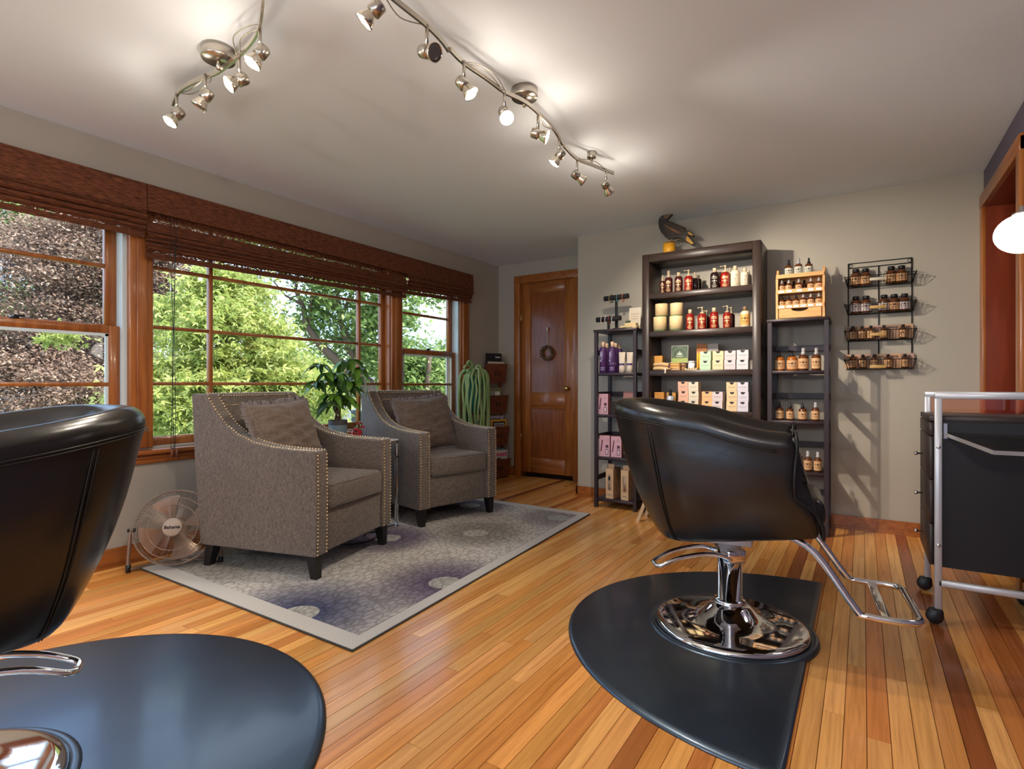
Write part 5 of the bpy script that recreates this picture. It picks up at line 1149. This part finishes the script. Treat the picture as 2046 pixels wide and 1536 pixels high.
# bracelet stand
ZT = 1.4455
bs = thing('bracelet_stand', 'black two-tier T-bar bracelet stand on the left rack', 'bracelet stand', (-1.64, 4.22, ZT))
px_ = onY(1234, 700, 4.24); velvet = mat('black_velvet', (.010, .010, .012), .8)
b1c = onY(1231.5, 594, 4.24); b2c = onY(1216, 637, 4.18)
def loc_(p): return (p.x+1.64, p.y-4.22, p.z-ZT)
obj('base', MB().rbox(-.07, .05, -.06, .05, 0, .010, .003, 1), velvet, bs)
l1, l2 = loc_(b1c), loc_(b2c)
obj('post', MB().rbox(l1[0]-.010, l1[0]+.010, l1[1]-.008, l1[1]+.008, .008, l1[2]-.02, .002, 1), velvet, bs)
obj('post', MB().rbox(l2[0]-.010, l2[0]+.010, l2[1]-.008, l2[1]+.008, .008, l2[2]-.015, .002, 1), velvet, bs)
obj('display_bar', MB().cyl((l1[0]-.105, l1[1], l1[2]-.004), (l1[0]+.105, l1[1], l1[2]+.004), .021, 18), velvet, bs)
obj('display_bar', MB().cyl((l2[0]-.105, l2[1], l2[2]-.002), (l2[0]+.105, l2[1], l2[2]+.002), .021, 18), velvet, bs)
bead_m = {'gold': mat('bead_gold', (.40, .28, .10), .3, .5), 'teal': mat('bead_teal', (.10, .25, .27), .3), 'coral': mat('bead_coral', (.50, .14, .07), .4), 'cream': mat('bead_cream', (.60, .52, .42), .4), 'red': mat('bead_red', (.20, .02, .02), .4), 'pearl': mat('bead_pearl', (.50, .48, .50), .3), 'dark': mat('bead_dark', (.03, .03, .05), .3)}
def bracelet(nm, bc_, dx, c):
    o = thing('bracelet', nm, 'bracelet', (bc_.x+dx, bc_.y, bc_.z-.006), 0, 'beaded bracelets on the stand'); m = MB(); n = 22
    for i in range(n): a = 6.2832*i/n; m.sphere((.0, .0265*math.cos(a), .0305*math.sin(a)-.002), .0042, 6, 4)
    obj('beads', m, bead_m[c], o)
bracelet('gold bead bracelet at the left of the upper bar', b1c, -.055, 'gold'); bracelet('dark bead bracelet beside the gold one, upper bar', b1c, -.038, 'dark'); bracelet('teal bead bracelet on the upper bar', b1c, .012, 'teal'); bracelet('coral bead bracelet at the right of the upper bar', b1c, .058, 'coral')
bracelet('cream bead bracelet at the left of the lower bar', b2c, -.058, 'cream'); bracelet('pearl grey bracelet second from left, lower bar', b2c, -.022, 'pearl'); bracelet('dark red bead bracelet on the lower bar', b2c, .008, 'red'); bracelet('pearl bracelet at right of the lower bar', b2c, .036, 'pearl')
cdp = onY(1268, 640, 4.28); cdo = thing('price_card', 'cream printed card leaning behind the wooden block', 'card', (cdp.x, 4.285, ZT)); cdo.rotation_euler = (math.radians(-8), 0, 0)
obj('card_sheet', MB().box(-.055, .045, -.001, .001, 0, .185), mat('card_cream', (.66, .58, .46), .6, noise=((70, 10, 160), 2, (.55, .44, .30), .55, .7)), cdo)
obj('lettering', MB().box(-.04, .03, -.002, -.001, .13, .134).box(-.035, .025, -.002, -.001, .11, .113).box(-.03, .02, -.002, -.001, .09, .093), mat('ink_gold', (.36, .24, .10), .5), cdo)
wbp = onY(1256, 640, 4.19); wbk = thing('ring_block', 'stepped pale wooden ring block with a green crystal on top', 'display block', (wbp.x, 4.19, ZT))
obj('lower_step', MB().rbox(-.065, .07, -.02, .05, 0, .026, .003, 1), mat('block_cream', (.66, .50, .26), .6), wbk); obj('slot', MB().box(-.045, .04, -.0215, -.019, .005, .014), mat('block_slot', (.25, .19, .09), .6), wbk)
obj('upper_step', MB().rbox(-.035, .06, .0, .05, .026, .050, .003, 1), MATS['block_cream'], wbk); obj('crystal', MB().sphere((-.02, .02, .058), .014, 5, 3, (1.3, .8, 1)).sphere((.0, .022, .062), .010, 5, 3), mat('crystal_green', (.06, .09, .04), .3), wbk)

# ------------------------------------------------------------------ right rack contents
ZR1, ZR2, ZR3 = 1.0945, .7555, .4125
GR = 'amber bottles on the right rack'; YR = 4.20
for (u_, w_, h_, stl, bm_, nm) in ((1558, 18, 40, 'pump', amberl_m, 'light amber pump bottle at left on the right rack top shelf'), (1583, 20, 41, 'pump', amberl_m, 'wide amber pump bottle second on the right rack top shelf'), (1605, 18, 45, 'spray', amber_m, 'amber spray bottle third on the right rack top shelf'), (1631, 17, 45, 'spray', amber_m, 'amber spray bottle at right on the right rack top shelf')):
    bottle(nm, u_, YR, ZR1, w_, h_, stl, bm_, blackp_m if stl == 'pump' else mist_m, tanlab_m, None, GR)
for (u_, w_, h_, stl, nm) in ((1557.5, 15, 37, 'dropper', 'amber dropper bottle first on the right rack middle shelf'), (1578.5, 13.5, 35, 'dropper', 'amber dropper bottle second on the right rack middle shelf'), (1603.5, 14.5, 36, 'dropper', 'amber dropper bottle third on the right rack middle shelf'), (1629.5, 14.5, 37, 'spray', 'amber spray bottle last on the right rack middle shelf')):
    bottle(nm, u_, YR, ZR2, w_, h_, stl, amber_m, blackp_m if stl == 'dropper' else mist_m, tanlab_m, None, GR)
for (u_, Y_, nm) in ((1596, 4.26, 'amber spray bottle peeking past the black chair arm'), (1614, YR, 'amber spray bottle left of the last on the low shelf'), (1634, YR, 'amber spray bottle at right of the low shelf')):
    bottle(nm, u_, Y_, ZR3, 14.5, 40, 'spray', amber_m, mist_m, tanlab_m, None, GR)
# wooden tester display
TX0, TX1, TY = onY(1550, 635, 4.18).x, onY(1648, 630, 4.18).x, 4.18
td = thing('tester_display', 'light wood tiered display with scooped drawer for dropper bottles', 'display', ((TX0+TX1)/2, TY, ZT)); hw = (TX1-TX0)/2
for sx in (-1, 1):
    x0 = hw-.014 if sx > 0 else -hw
    obj('side_panel', MB().prism([(0, 0), (0, .285), (.05, .352), (.075, .352), (.13, .30), (.13, 0)], x0, x0+.014, 'X'), lightwood_m, td)
obj('bottom_board', MB().box(-hw+.014, hw-.014, .004, .13, 0, .010), lightwood_m, td)
ZS = (.090, .195, .300)
for z in ZS: obj('shelf_board', MB().box(-hw+.014, hw-.014, .002, .128, z-.012, z), lightwood_m, td)
for z in ZS: obj('lip', MB().box(-hw+.004, hw-.004, -.006, .004, z-.014, z+.012), lightwood_m, td)
obj('back_board', MB().box(-hw+.014, hw-.014, .12, .13, .01, .30), lightwood_m, td)
n = 14; dr = [(-hw+.020, .012), (hw-.020, .012), (hw-.020, .074)]+[(.052*math.cos(math.pi*i/n), .074-.022*math.sin(math.pi*i/n)) for i in range(n+1)]+[(-hw+.020, .074)]
obj('drawer', MB().prism(dr, -.004, .02, 'Y'), lightwood_m, td)
for z, us in ((ZS[1], (1562, 1577, 1597, 1620, 1636)), (ZS[0], (1562, 1577, 1591, 1605, 1620, 1636))):
    tg = MB()
    for u_ in us: x = onY(u_, 600, TY).x-(TX0+TX1)/2; tg.box(x-.016, x+.016, -.0075, -.006, z-.009, z+.006)
    obj('name_strip', tg, white_m, td)
ORD = ['first', 'second', 'third', 'fourth', 'fifth', 'sixth']
for i_, (u_, st_) in enumerate(((1576, 'dropper'), (1595.5, 'spray'), (1616, 'dropper'))):
    bottle('grey labelled bottle standing %s from left atop the tester display' % ORD[i_], u_, TY+.05, ZT+ZS[2], 14.5, 35, st_, amber_m, blackp_m if st_ == 'dropper' else mist_m, paperlab_m, None, 'bottles on top of the tester display')
for i_, u_ in enumerate((1562, 1576, 1596, 1620, 1636)): bottle('small tester bottle %s from left in the upper tester row' % ORD[i_], u_, TY+.035, ZT+ZS[1], 12, 24, 'spray', amber_m, mist_m, tanlab_m, None, 'tester bottles in the upper row')
for i_, u_ in enumerate((1569, 1586, 1607)): bottle('dark tester bottle %s in the back of the upper row' % ORD[i_], u_, TY+.085, ZT+ZS[1], 11, 23, 'spray', amber_m, blackp_m, None, None, 'tester bottles in the upper row')
for i_, u_ in enumerate((1562, 1576, 1591, 1605, 1620, 1636)): bottle('small tester bottle %s from left in the lower tester row' % ORD[i_], u_, TY+.035, ZT+ZS[0], 12, 24, 'dropper' if i_ < 3 else 'spray', amber_m, blackp_m if i_ < 3 else mist_m, tanlab_m, None, 'tester bottles in the lower row')
for i_, u_ in enumerate((1569, 1613, 1628)): bottle('dark tester bottle %s in the back of the lower row' % ORD[i_], u_, TY+.085, ZT+ZS[0], 11, 23, 'spray', amber_m, mist_m, None, None, 'tester bottles in the lower row')

# ------------------------------------------------------------------ wire wall rack
WX0, WX1 = -.085, .272
wr_ = thing('wire_rack', 'dark wire wall rack with four small baskets of bottles', 'wall rack', (WX0, YS-.006, 1.0)); LW = WX1-WX0
fm = MB(); zt = .836
for x in (0, LW*.49, LW): fm.cyl((x, 0, .11), (x, 0, zt if x != LW*.49 else zt-.035), .0035, 6)
fm.cyl((0, 0, zt), (LW, 0, zt), .003, 6).cyl((0, 0, zt-.032), (LW, 0, zt-.032), .003, 6)
for x in (.014, LW-.014): fm.tube([(x+.010*math.cos(i*.6283), 0, zt-.016+.010*math.sin(i*.6283)) for i in range(10)], .0015, 5, True)
obj('wire_frame', fm, blackmetal_m, wr_)
WZ = (.668, .482, .300, .106)
for z in WZ:
    b = MB(); d0, d1, hh = .062, .098, .060
    b.tube([(0, 0, z), (LW, 0, z), (LW, -d0, z), (0, -d0, z)], .0025, 6, True)
    b.tube([(-.012, 0, z+hh), (LW+.012, 0, z+hh), (LW+.022, -d1, z+hh), (-.022, -d1, z+hh)], .0025, 6, True)
    for (x0, x1) in ((0, -.022), (LW, LW+.022)): b.cyl((x0, -d0, z), (x1, -d1, z+hh), .002, 5).cyl((x0, 0, z), (x1*.55 if x1 < 0 else LW+.012, 0, z+hh), .002, 5)
    for i in range(11):
        x = LW*(i+.5)/11; b.tube(smooth_path([(x-.009, -d0, z), (x-.009, -d1+.004, z+hh*.95), (x, -d1-.001, z+hh*1.35), (x+.009, -d1+.004, z+hh*.95), (x+.009, -d0, z)], 3), .0014, 5)
    for i in range(24): x = LW*(i+.5)/24; b.cyl((x, 0, z), (x, -d0, z), .0012, 4)
    for sx, x in ((-1, 0), (1, LW)):
        for y in (-.02, -.045): b.tube(smooth_path([(x+sx*.004, y-.008, z), (x+sx*.018, y-.010, z+hh), (x+sx*.022, y, z+hh*1.35), (x+sx*.018, y+.010, z+hh), (x+sx*.004, y+.008, z)], 3), .0014, 5)
    bo = obj('basket', b, blackmetal_m, wr_)
    pl_ = MB().rbox(-.045, .045, -.002, .002, -.010, .010, .003, 1, M=Matrix.Translation((LW*.47, -d1-.004, z+hh*.55 if z != WZ[3] else z+hh*.2))); obj('name_plate', pl_, mat('plate_tan', (.46, .28, .09), .5) if z != WZ[0] else mat('plate_ivory', (.52, .46, .36), .5), bo)
GW = ['jar bottles in the top wire basket', 'jar bottles in the second wire basket', 'small bottles in the third wire basket', 'small bottles in the lowest wire basket']
RN = ['top', 'second', 'third', 'lowest']
for i_, u_ in enumerate((1710, 1729.5, 1780.5, 1801.5)): bottle('wide amber jar bottle %s from left in the top wire basket' % ORD[i_], u_, YS-.042, 1+WZ[0]+.003, 19, 34, 'jar', amber_m, blackp_m, tanlab_m, None, GW[0])
for i_, u_ in enumerate((1710, 1730.5, 1766.5, 1786.5, 1807.5)): bottle('wide jar bottle %s from left in the second wire basket' % ORD[i_], u_, YS-.042, 1+WZ[1]+.003, 18.5, 34, 'jar', amber_m, blackp_m, bluelab_m if i_ != 3 else tanlab_m, None, GW[1])
for i_, u_ in enumerate((1704, 1722, 1740, 1766, 1804.5)): bottle('small dark bottle %s from left in the third wire basket' % ORD[i_], u_, YS-.046, 1+WZ[2]+.003, 12.5, 28, 'cap', amber_m, blackp_m, tanlab_m, None, GW[2])
for i_, u_ in enumerate((1704, 1724, 1746.5, 1774, 1808)): bottle('small dark bottle %s from left in the lowest wire basket' % ORD[i_], u_, YS-.046, 1+WZ[3]+.003, 12.5, 28, 'cap', amber_m, blackp_m, tanlab_m, None, GW[3])
cardc = [mat('oilcard_tan', (.52, .30, .17), .6), mat('oilcard_rose', (.44, .25, .19), .6), mat('oilcard_brown', (.36, .22, .14), .6)]
for zi, us in ((2, (1702, 1729, 1756, 1783, 1808)), (3, (1702, 1730, 1757, 1784, 1810))):
    for i_, u_ in enumerate(us):
        x = onY(u_, 700, YS-.015).x; o = thing('info_card', 'brownish info card %s from left behind bottles, %s wire basket' % (ORD[i_], RN[zi]), 'card', (x, YS-.014-.003*(i_ % 2), 1+WZ[zi]+.003), 0, 'info cards in the wire rack')
        o.rotation_euler = (math.radians(-4 if False else 0), 0, math.radians(0)); h_ = .098
        obj('card_sheet', MB().box(-.044, .044, -.0008, .0008, 0, h_), cardc[(i_+zi) % 3], o); obj('lettering', xform(text_mb('STORE', .018, .0005), Matrix.Translation((0, -.0014, h_-.020)) @ FACE_NEG_Y), mat_ink_black, o)

# ------------------------------------------------------------------ crow on a spool
cp = onY(1343, 500, 4.27); spz = BH
so = thing('wooden_spool', 'yellow wooden spool on top of the bookcase', 'spool', (onY(1337, 500, 4.27).x, 4.27, spz+.0004))
k = depth(cp)/F_PX; sr = 12*k
obj('spool_body', MB().lathe([(sr, 0), (sr, .093)], 20), mat('spool_yellow', (.78, .36, .02), .5), so)
tw_ = MB(); rg = random.Random(4)
for i in range(9): a_ = rg.random()*3.14; tw_.cyl((-.03*math.cos(a_)*1.4, -.03*math.sin(a_), .0955+i*.0018), (.03*math.cos(a_)*1.4, .03*math.sin(a_), .0955+i*.0018), .0028, 5)
obj('twigs', tw_, mat('twig', (.22, .10, .03), .8), so)
crow = thing('crow_figure', 'painted black crow figure perched on a yellow spool', 'figurine', (onY(1330, 500, 4.27).x, 4.27, spz+.112))
ZW = 1.0; sc_ = k/14.0   # outline drawn in a 14x view of the photograph
def cpt(x, y): return ((x-560)*sc_, (1010-y)*sc_)
bodyo = [(360, 430), (375, 350), (420, 280), (480, 255), (560, 252), (770, 262), (640, 375), (610, 410), (760, 490), (980, 620), (1120, 700), (1095, 745), (1180, 800), (1290, 850), (1365, 960), (1340, 975), (1190, 925), (1290, 1060), (1390, 1180), (1290, 1200), (1130, 1080), (1020, 990), (900, 935), (780, 950), (650, 950), (560, 880), (440, 720), (380, 580)]
crow_m = mat('crow_black', (.022, .014, .010), .45); 
bod = obj('body', MB().prism([cpt(*q) for q in bodyo], -.014, .014, 'Y'), crow_m, crow); bv = bod.modifiers.new('bev', 'BEVEL'); bv.width = .004; bv.segments = 2; bv.limit_method = 'ANGLE'
obj('beak', MB().prism([cpt(*q) for q in ((530, 275), (730, 275), (620, 365), (515, 345))], -.0165, .0165, 'Y'), mat('beak_brown', (.16, .09, .04), .5), crow)
obj('wing', MB().prism([cpt(*q) for q in ((500, 520), (640, 470), (900, 600), (1110, 760), (1000, 830), (760, 850), (600, 740))], -.019, -.012, 'Y'), mat('wing_brown', (.045, .024, .014), .5), crow)
fe = MB()
for j in range(7):
    x0, y0 = 540+j*30, 520+j*22+(j % 2)*30; fe.tube([(cpt(x0, y0)[0], -.0195, cpt(x0, y0)[1]), (cpt(x0+130, y0+110)[0], -.0205, cpt(x0+130, y0+110)[1]), (cpt(x0+300, y0+190)[0], -.0195, cpt(x0+300, y0+190)[1])], .0012, 4)
obj('feather_lines', fe, mat('feather_gold', (.40, .20, .09), .5), crow)
obj('tail_paint', MB().prism([cpt(*q) for q in ((1150, 940), (1200, 960), (1350, 1170), (1290, 1185), (1140, 1060))], -.0155, -.0135, 'Y').prism([cpt(*q) for q in ((1180, 820), (1270, 860), (1340, 950), (1220, 910))], -.0155, -.0135, 'Y'), mat('tail_gold', (.50, .24, .02), .5), crow)
obj('eye', MB().sphere((cpt(460, 330)[0], -.0145, cpt(460, 330)[1]), .0022, 8, 6), white_m, crow)
obj('leg', MB().tube([(cpt(790, 930)[0], -.006, cpt(790, 930)[1]), (cpt(640, 1000)[0], -.004, cpt(640, 1000)[1]), (cpt(500, 1015)[0], -.002, cpt(500, 1015)[1])], .0022, 6).tube([(cpt(930, 980)[0], .006, cpt(930, 980)[1]), (cpt(700, 1010)[0], .004, cpt(700, 1010)[1])], .0022, 6), mat('crow_leg', (.45, .30, .15), .5), crow)

# ------------------------------------------------------------------ wooden folding stool whose leg shows beside the chair
fs_ = thing('folding_stool', 'pale wooden stool leg showing behind the black chair', 'stool', (-1.30, 3.93, 0))
for (x0, x1) in ((-.085, .06), (.10, -.05)):
    for y in (-.07, .10): obj('leg', MB().prism([(x0-.012, 0), (x0+.012, 0), (x1+.012, .40), (x1-.012, .40)], y-.010, y+.010, 'Y'), palewood_m, fs_)
obj('seat', MB().rbox(-.09, .10, -.10, .13, .40, .42, .004, 1), palewood_m, fs_)

# ================================================================== TROLLEY
ct = thing('salon_trolley', 'black salon trolley with silver frame, knobs and casters', 'trolley', (.265, 2.885, 0)); CW, CD = .365, .445
tb_ = .0125
for x in (0, CW):
    for y in (0, CD):
        fy = -.012 if y == 0 else .012
        obj('post', MB().rbox(x-tb_, x+tb_, y-tb_, y+tb_, .055, .941, .003, 1), silver_m, ct)
for y in (0, CD): obj('top_bar', MB().rbox(-tb_, CW+tb_, y-tb_, y+tb_, .940, .966, .004, 1), silver_m, ct)
obj('lower_bar', MB().rbox(0, CW, -tb_, tb_, .160, .185, .003, 1), silver_m, ct)
obj('lower_bar', MB().rbox(0, CW, CD-tb_, CD+tb_, .160, .185, .003, 1), silver_m, ct)
cb_ = obj('cabinet', MB().box(-.013, CW-.01, .016, CD-.016, .235, .845), cartpanel_m, ct)
obj('worktop', MB().rbox(-.0285, CW+.01, .0135, CD-.013, .845, .868, .002, 1), drawer_m, ct)
for (z0, z1) in ((.785, .840), (.600, .780), (.415, .595), (.238, .410)):
    d_ = obj('drawer', MB().rbox(-.028, -.0135, .020, CD+.012, z0, z1, .002, 1), drawer_m, ct)
    if z1 < .8 :
        zz = z0+(z1-z0)*.42
        obj('knob', MB().lathe([(.004, 0), (.004, .018), (.009, .022), (.010, .028), (.006, .033), (.0005, .034)], 12, Matrix.Translation((-.028, CD*.72, zz)) @ Matrix.Rotation(-math.pi/2, 4, 'Y')), chrome_m, d_)
for z in (.74, .33): obj('bolt', MB().lathe([(.008, 0), (.008, .002), (.004, .004), (.0005, .0045)], 10, Matrix.Translation((0, -tb_, z)) @ Matrix.Rotation(math.pi/2, 4, 'X')), chrome_m, ct)
for x in (0, CW):
    for y in (0, CD):
        cs = obj('caster', MB().lathe([(.001, -.030), (.018, -.030), (.028, -.022), (.032, 0), (.028, .022), (.018, .030), (.001, .030)], 20, Matrix.Translation((x-.012, y-.004, .0325)) @ Matrix.Rotation(math.pi/2, 4, 'X') @ Matrix.Diagonal((1, 1, .8, 1))), blackp_m, ct)
        obj('caster_hood', MB().rbox(x-.035, x+.018, y-.026, y+.018, .030, .066, .014, 3), blackp_m, cs)
obj('tinted_panel', MB().box(.013, CW-.013, CD-.003, CD+.001, .868, .940), pink_m, ct)
sl = obj('slide_rail', MB().box(.018, .030, -.002, .016, .775, .838), chrome_m, ct)
TS = Matrix.Translation((0, .016, .800)) @ Matrix.Rotation(math.radians(4), 4, 'X')
ps = obj('pull_out_shelf', MB().prism([(.020, 0), (.115, -.415), (CW-.03, -.415), (CW-.03, 0)], -.012, 0, 'Z', TS), acryl_m, ct)
obj('shelf_edge', MB().prism([(.115, -.418), (CW-.03, -.418), (CW-.03, -.4145), (.116, -.4145)], -.013, .001, 'Z', TS).prism([(.0165, 0), (.0205, 0), (.1165, -.415), (.1125, -.415)], -.013, .001, 'Z', TS), mat('acrylic_edge', (.30, .28, .28), .2, coat=.3), ps)

# ================================================================== GLOBE LAMPS (pendants are unseen, added for fill)
globe_m = mat('opal_glass', (.9, .9, .88), .2, emit=(1, .93, .82), es=2.6)
def pendant(label, x, y, z, watt, sconce=False):
    g = thing('wall_sconce' if sconce else 'fill_pendant', label, 'wall lamp' if sconce else 'pendant lamp', (x, y, z), 0, 'opal globe lamps')
    R_ = .086
    obj('globe', MB().lathe([(R_*math.sin(math.pi*i/16)+.0001, -R_*.86*math.cos(math.pi*i/16)) for i in range(17)], 36, caps=False), globe_m, g)
    obj('collar', MB().lathe([(.030, R_*.82), (.034, R_*.84), (.030, R_*.92), (.012, R_*.96), (.010, R_*1.2)], 20), chrome_m, g)
    if sconce:
        obj('arm', MB().tube(smooth_path([(0, 0, R_*1.1), (.03, -.01, R_*1.35), (.09, -.02, R_*1.3), (XR-x-.01, -.02, R_*.9)], 5), .006, 8), chrome_m, g)
        obj('wall_plate', MB().lathe([(.05, 0), (.05, .012), (.04, .016)], 24, Matrix.Translation((XR-x-.001, -.02, R_*.9)) @ Matrix.Rotation(-math.pi/2, 4, 'Y')), chrome_m, g)
    else:
        obj('cord', MB().cyl((0, 0, R_*1.15), (0, 0, ZC-z-.02), .002, 6), steel_m, g)
        obj('canopy', MB().lathe([(.055, ZC-z-.022), (.055, ZC-z-.001)], 24), chrome_m, g)
    l = bpy.data.lights.new('globe_light', 'POINT'); l.energy = watt; l.color = (1, .93, .84); l.shadow_soft_size = .09
    lo = bpy.data.objects.new('globe_light', l); C.objects.link(lo); lo.parent = g; lo.location = (0, 0, -R_*.86-.10); return g
pendant('glowing white opal globe wall lamp at the right edge', .512, 2.80, 1.575, GLOBE_W*.06, True)
pendant('added opal globe fill pendant behind the viewer by the purple wall', .10, -.9, 1.80, GLOBE_W)  # this pendant and the next are added out of view to brighten the room
pendant('added opal globe fill pendant behind the viewer near the windows', -2.1, -1.2, 1.80, GLOBE_W)

# ================================================================== TRACK LIGHTS
ZR = 2.25
lens_m = mat('lit_lens', (1, .95, .85), .2, emit=(1, .86, .62), es=14); off_m = mat('unlit_lens', (.10, .085, .08), .12, coat=.6); bulb_m = mat('bulb_reflector', (.80, .74, .62), .12, 1.)
def track(label, rails, canopies, wires, heads):
    cx, cy = canopies[0][0], canopies[0][1]
    root = thing('track_light', label, 'track light', (cx, cy, ZC-.001), 0, 'curved ceiling track lights'); O = Vector((cx, cy, ZC-.001))
    def W(p): return Vector(p)-O
    for rl in rails:
        pts = smooth_path([W(onZ(u, v, ZR)) for u, v in rl], 6); mb = MB(); mm = len(pts)
        # flat bar rail: rectangular section
        secs = []
        for i in range(mm):
            t_ = (pts[min(i+1, mm-1)]-pts[max(i-1, 0)]).normalized(); sd2 = t_.cross(Vector((0, 0, 1))).normalized()*.0045; up_ = Vector((0, 0, .009)); secs.append([pts[i]-sd2-up_, pts[i]+sd2-up_, pts[i]+sd2+up_, pts[i]-sd2+up_])
        vs = [q for s_ in secs for q in s_]; fs = [(4*i+k, 4*i+(k+1) % 4, 4*i+4+(k+1) % 4, 4*i+4+k) for i in range(mm-1) for k in range(4)]+[(0, 1, 2, 3), tuple(4*(mm-1)+k for k in range(4))]
        obj('rail', mb.add(vs, fs), steel_m, root)
    for (x, y, r, h) in canopies:
        c = W((x, y, ZC)); cn = obj('canopy', MB().lathe([(r*.97, -h), (r, -h+.004), (r, -.001)], 32, Matrix.Translation(c)), steel_m, root)
        obj('canopy_stem', MB().cyl(c+Vector((0, 0, -h)), W((x, y, ZR)), .008, 8), steel_m, cn)
    for wi in wires:
        pts = smooth_path([W(onZ(u, v, z)) for u, v, z in wi], 6); obj('decor_wire', MB().tube(pts, .0022, 5), steel_m, root)
    for (su, sv, aim, lit, watt, cone) in heads:
        top_ = W(onZ(su, sv, ZR)); jt = top_+Vector((0, 0, -.075)); d_ = Vector(aim).normalized()
        q = d_.to_track_quat('Z', 'Y').to_matrix().to_4x4(); M = Matrix.Translation(jt+Vector((0, 0, -.018))) @ q
        hd = obj('lamp_head', MB().lathe([(.001, -.030), (.021, -.030), (.023, -.026), (.023, .006), (.019, .010)], 20, M), steel_m, root)
        obj('stem', MB().cyl(top_, jt, .0065, 8).cyl(jt, M @ Vector((0, 0, -.012)), .006, 8), steel_m, hd)
        obj('reflector', MB().lathe([(.015, .006), (.022, .022), (.030, .040), (.0315, .048), (.0295, .048), (.028, .040), (.014, .012)], 20, M, caps=False), bulb_m, hd)
        obj('lens', MB().lathe([(.0295, .0455), (.020, .047), (.001, .0475)], 20, M), lens_m if lit else off_m, hd)
        if lit:
            l = bpy.data.lights.new('spot_bulb', 'SPOT'); l.energy = SPOT_W*watt; l.color = (1, .88, .72); l.spot_size = math.radians(cone); l.spot_blend = .7; l.shadow_soft_size = .014
            lo = bpy.data.objects.new('spot_bulb', l); C.objects.link(lo); lo.parent = root; lo.location = M @ Vector((0, 0, .062)); lo.rotation_euler = d_.to_track_quat('-Z', 'Y').to_euler()
            l2 = bpy.data.lights.new('bulb_spill', 'POINT'); l2.energy = LEAK_W; l2.color = (1, .86, .70); l2.shadow_soft_size = .02
            lo2 = bpy.data.objects.new('bulb_spill', l2); C.objects.link(lo2); lo2.parent = root; lo2.location = M @ Vector((0, 0, .085))
    return root
c1 = onZ(436, 100, 2.325); c2 = onZ(1048, 180, 2.325); c3 = onZ(1182, 305, 2.325)
track('short curved nickel track light with four spots above the windows',
      [[(345, 208), (360, 180), (400, 157), (436, 143), (475, 112), (505, 80), (520, 45), (526, -10)]], [(c1.x, c1.y, .062, .045)],
      [[(356, 185, 2.25), (385, 187, 2.23), (418, 165, 2.23), (422, 148, 2.25)], [(356, 185, 2.25), (378, 180, 2.235), (405, 160, 2.24), (410, 150, 2.25)], [(474, 112, 2.25), (466, 75, 2.27), (492, 54, 2.27), (520, 48, 2.25)], [(480, 106, 2.25), (480, 80, 2.26), (497, 65, 2.26), (518, 58, 2.25)]],
      [(353, 187, (-.1, -.5, -.75), True, 1, 95), (410, 148, (-.35, -.35, -.8), False, 0, 0), (478, 112, (-.25, -.7, -.55), True, 1, 95), (519, 55, (-.25, -.45, -.8), True, 1, 95)])
track('long wavy nickel track light with eight spots across the ceiling',
      [[(700, -95), (745, -40), (790, 0), (852, 50), (880, 78), (896, 100)], [(899, 98), (925, 124), (970, 155), (1008, 183), (1048, 203), (1078, 228), (1108, 260), (1124, 288)], [(1126, 290), (1152, 316), (1188, 331), (1226, 346)]],
      [(c2.x, c2.y, .060, .042), (c3.x, c3.y, .026, .035)],
      [[(925, 124, 2.25), (955, 128, 2.265), (990, 150, 2.265), (1008, 180, 2.25)], [(930, 126, 2.25), (960, 135, 2.26), (985, 155, 2.26), (1005, 182, 2.25)], [(770, -5, 2.25), (800, 35, 2.24), (850, 50, 2.25)], [(1078, 228, 2.25), (1085, 250, 2.24), (1105, 258, 2.25)], [(1155, 317, 2.25), (1188, 322, 2.26), (1212, 340, 2.25)]],
      [(748, -38, (-.55, -.35, -.65), True, 1, 95), (853, 50, (.75, -.1, -.35), False, 0, 0), (927, 122, (.55, .25, -.75), True, 1.0, 95), (1008, 183, (.45, -.35, -.6), True, 1.0, 95), (1075, 228, (.85, .35, -.35), True, 1.2, 80), (1117, 275, (-.55, -.25, -.8), True, 1.2, 80), (1153, 318, (1.05, 1.5, -.95), True, 3.0, 72), (1211, 340, (.20, 1.1, -.85), True, 1.7, 88)])
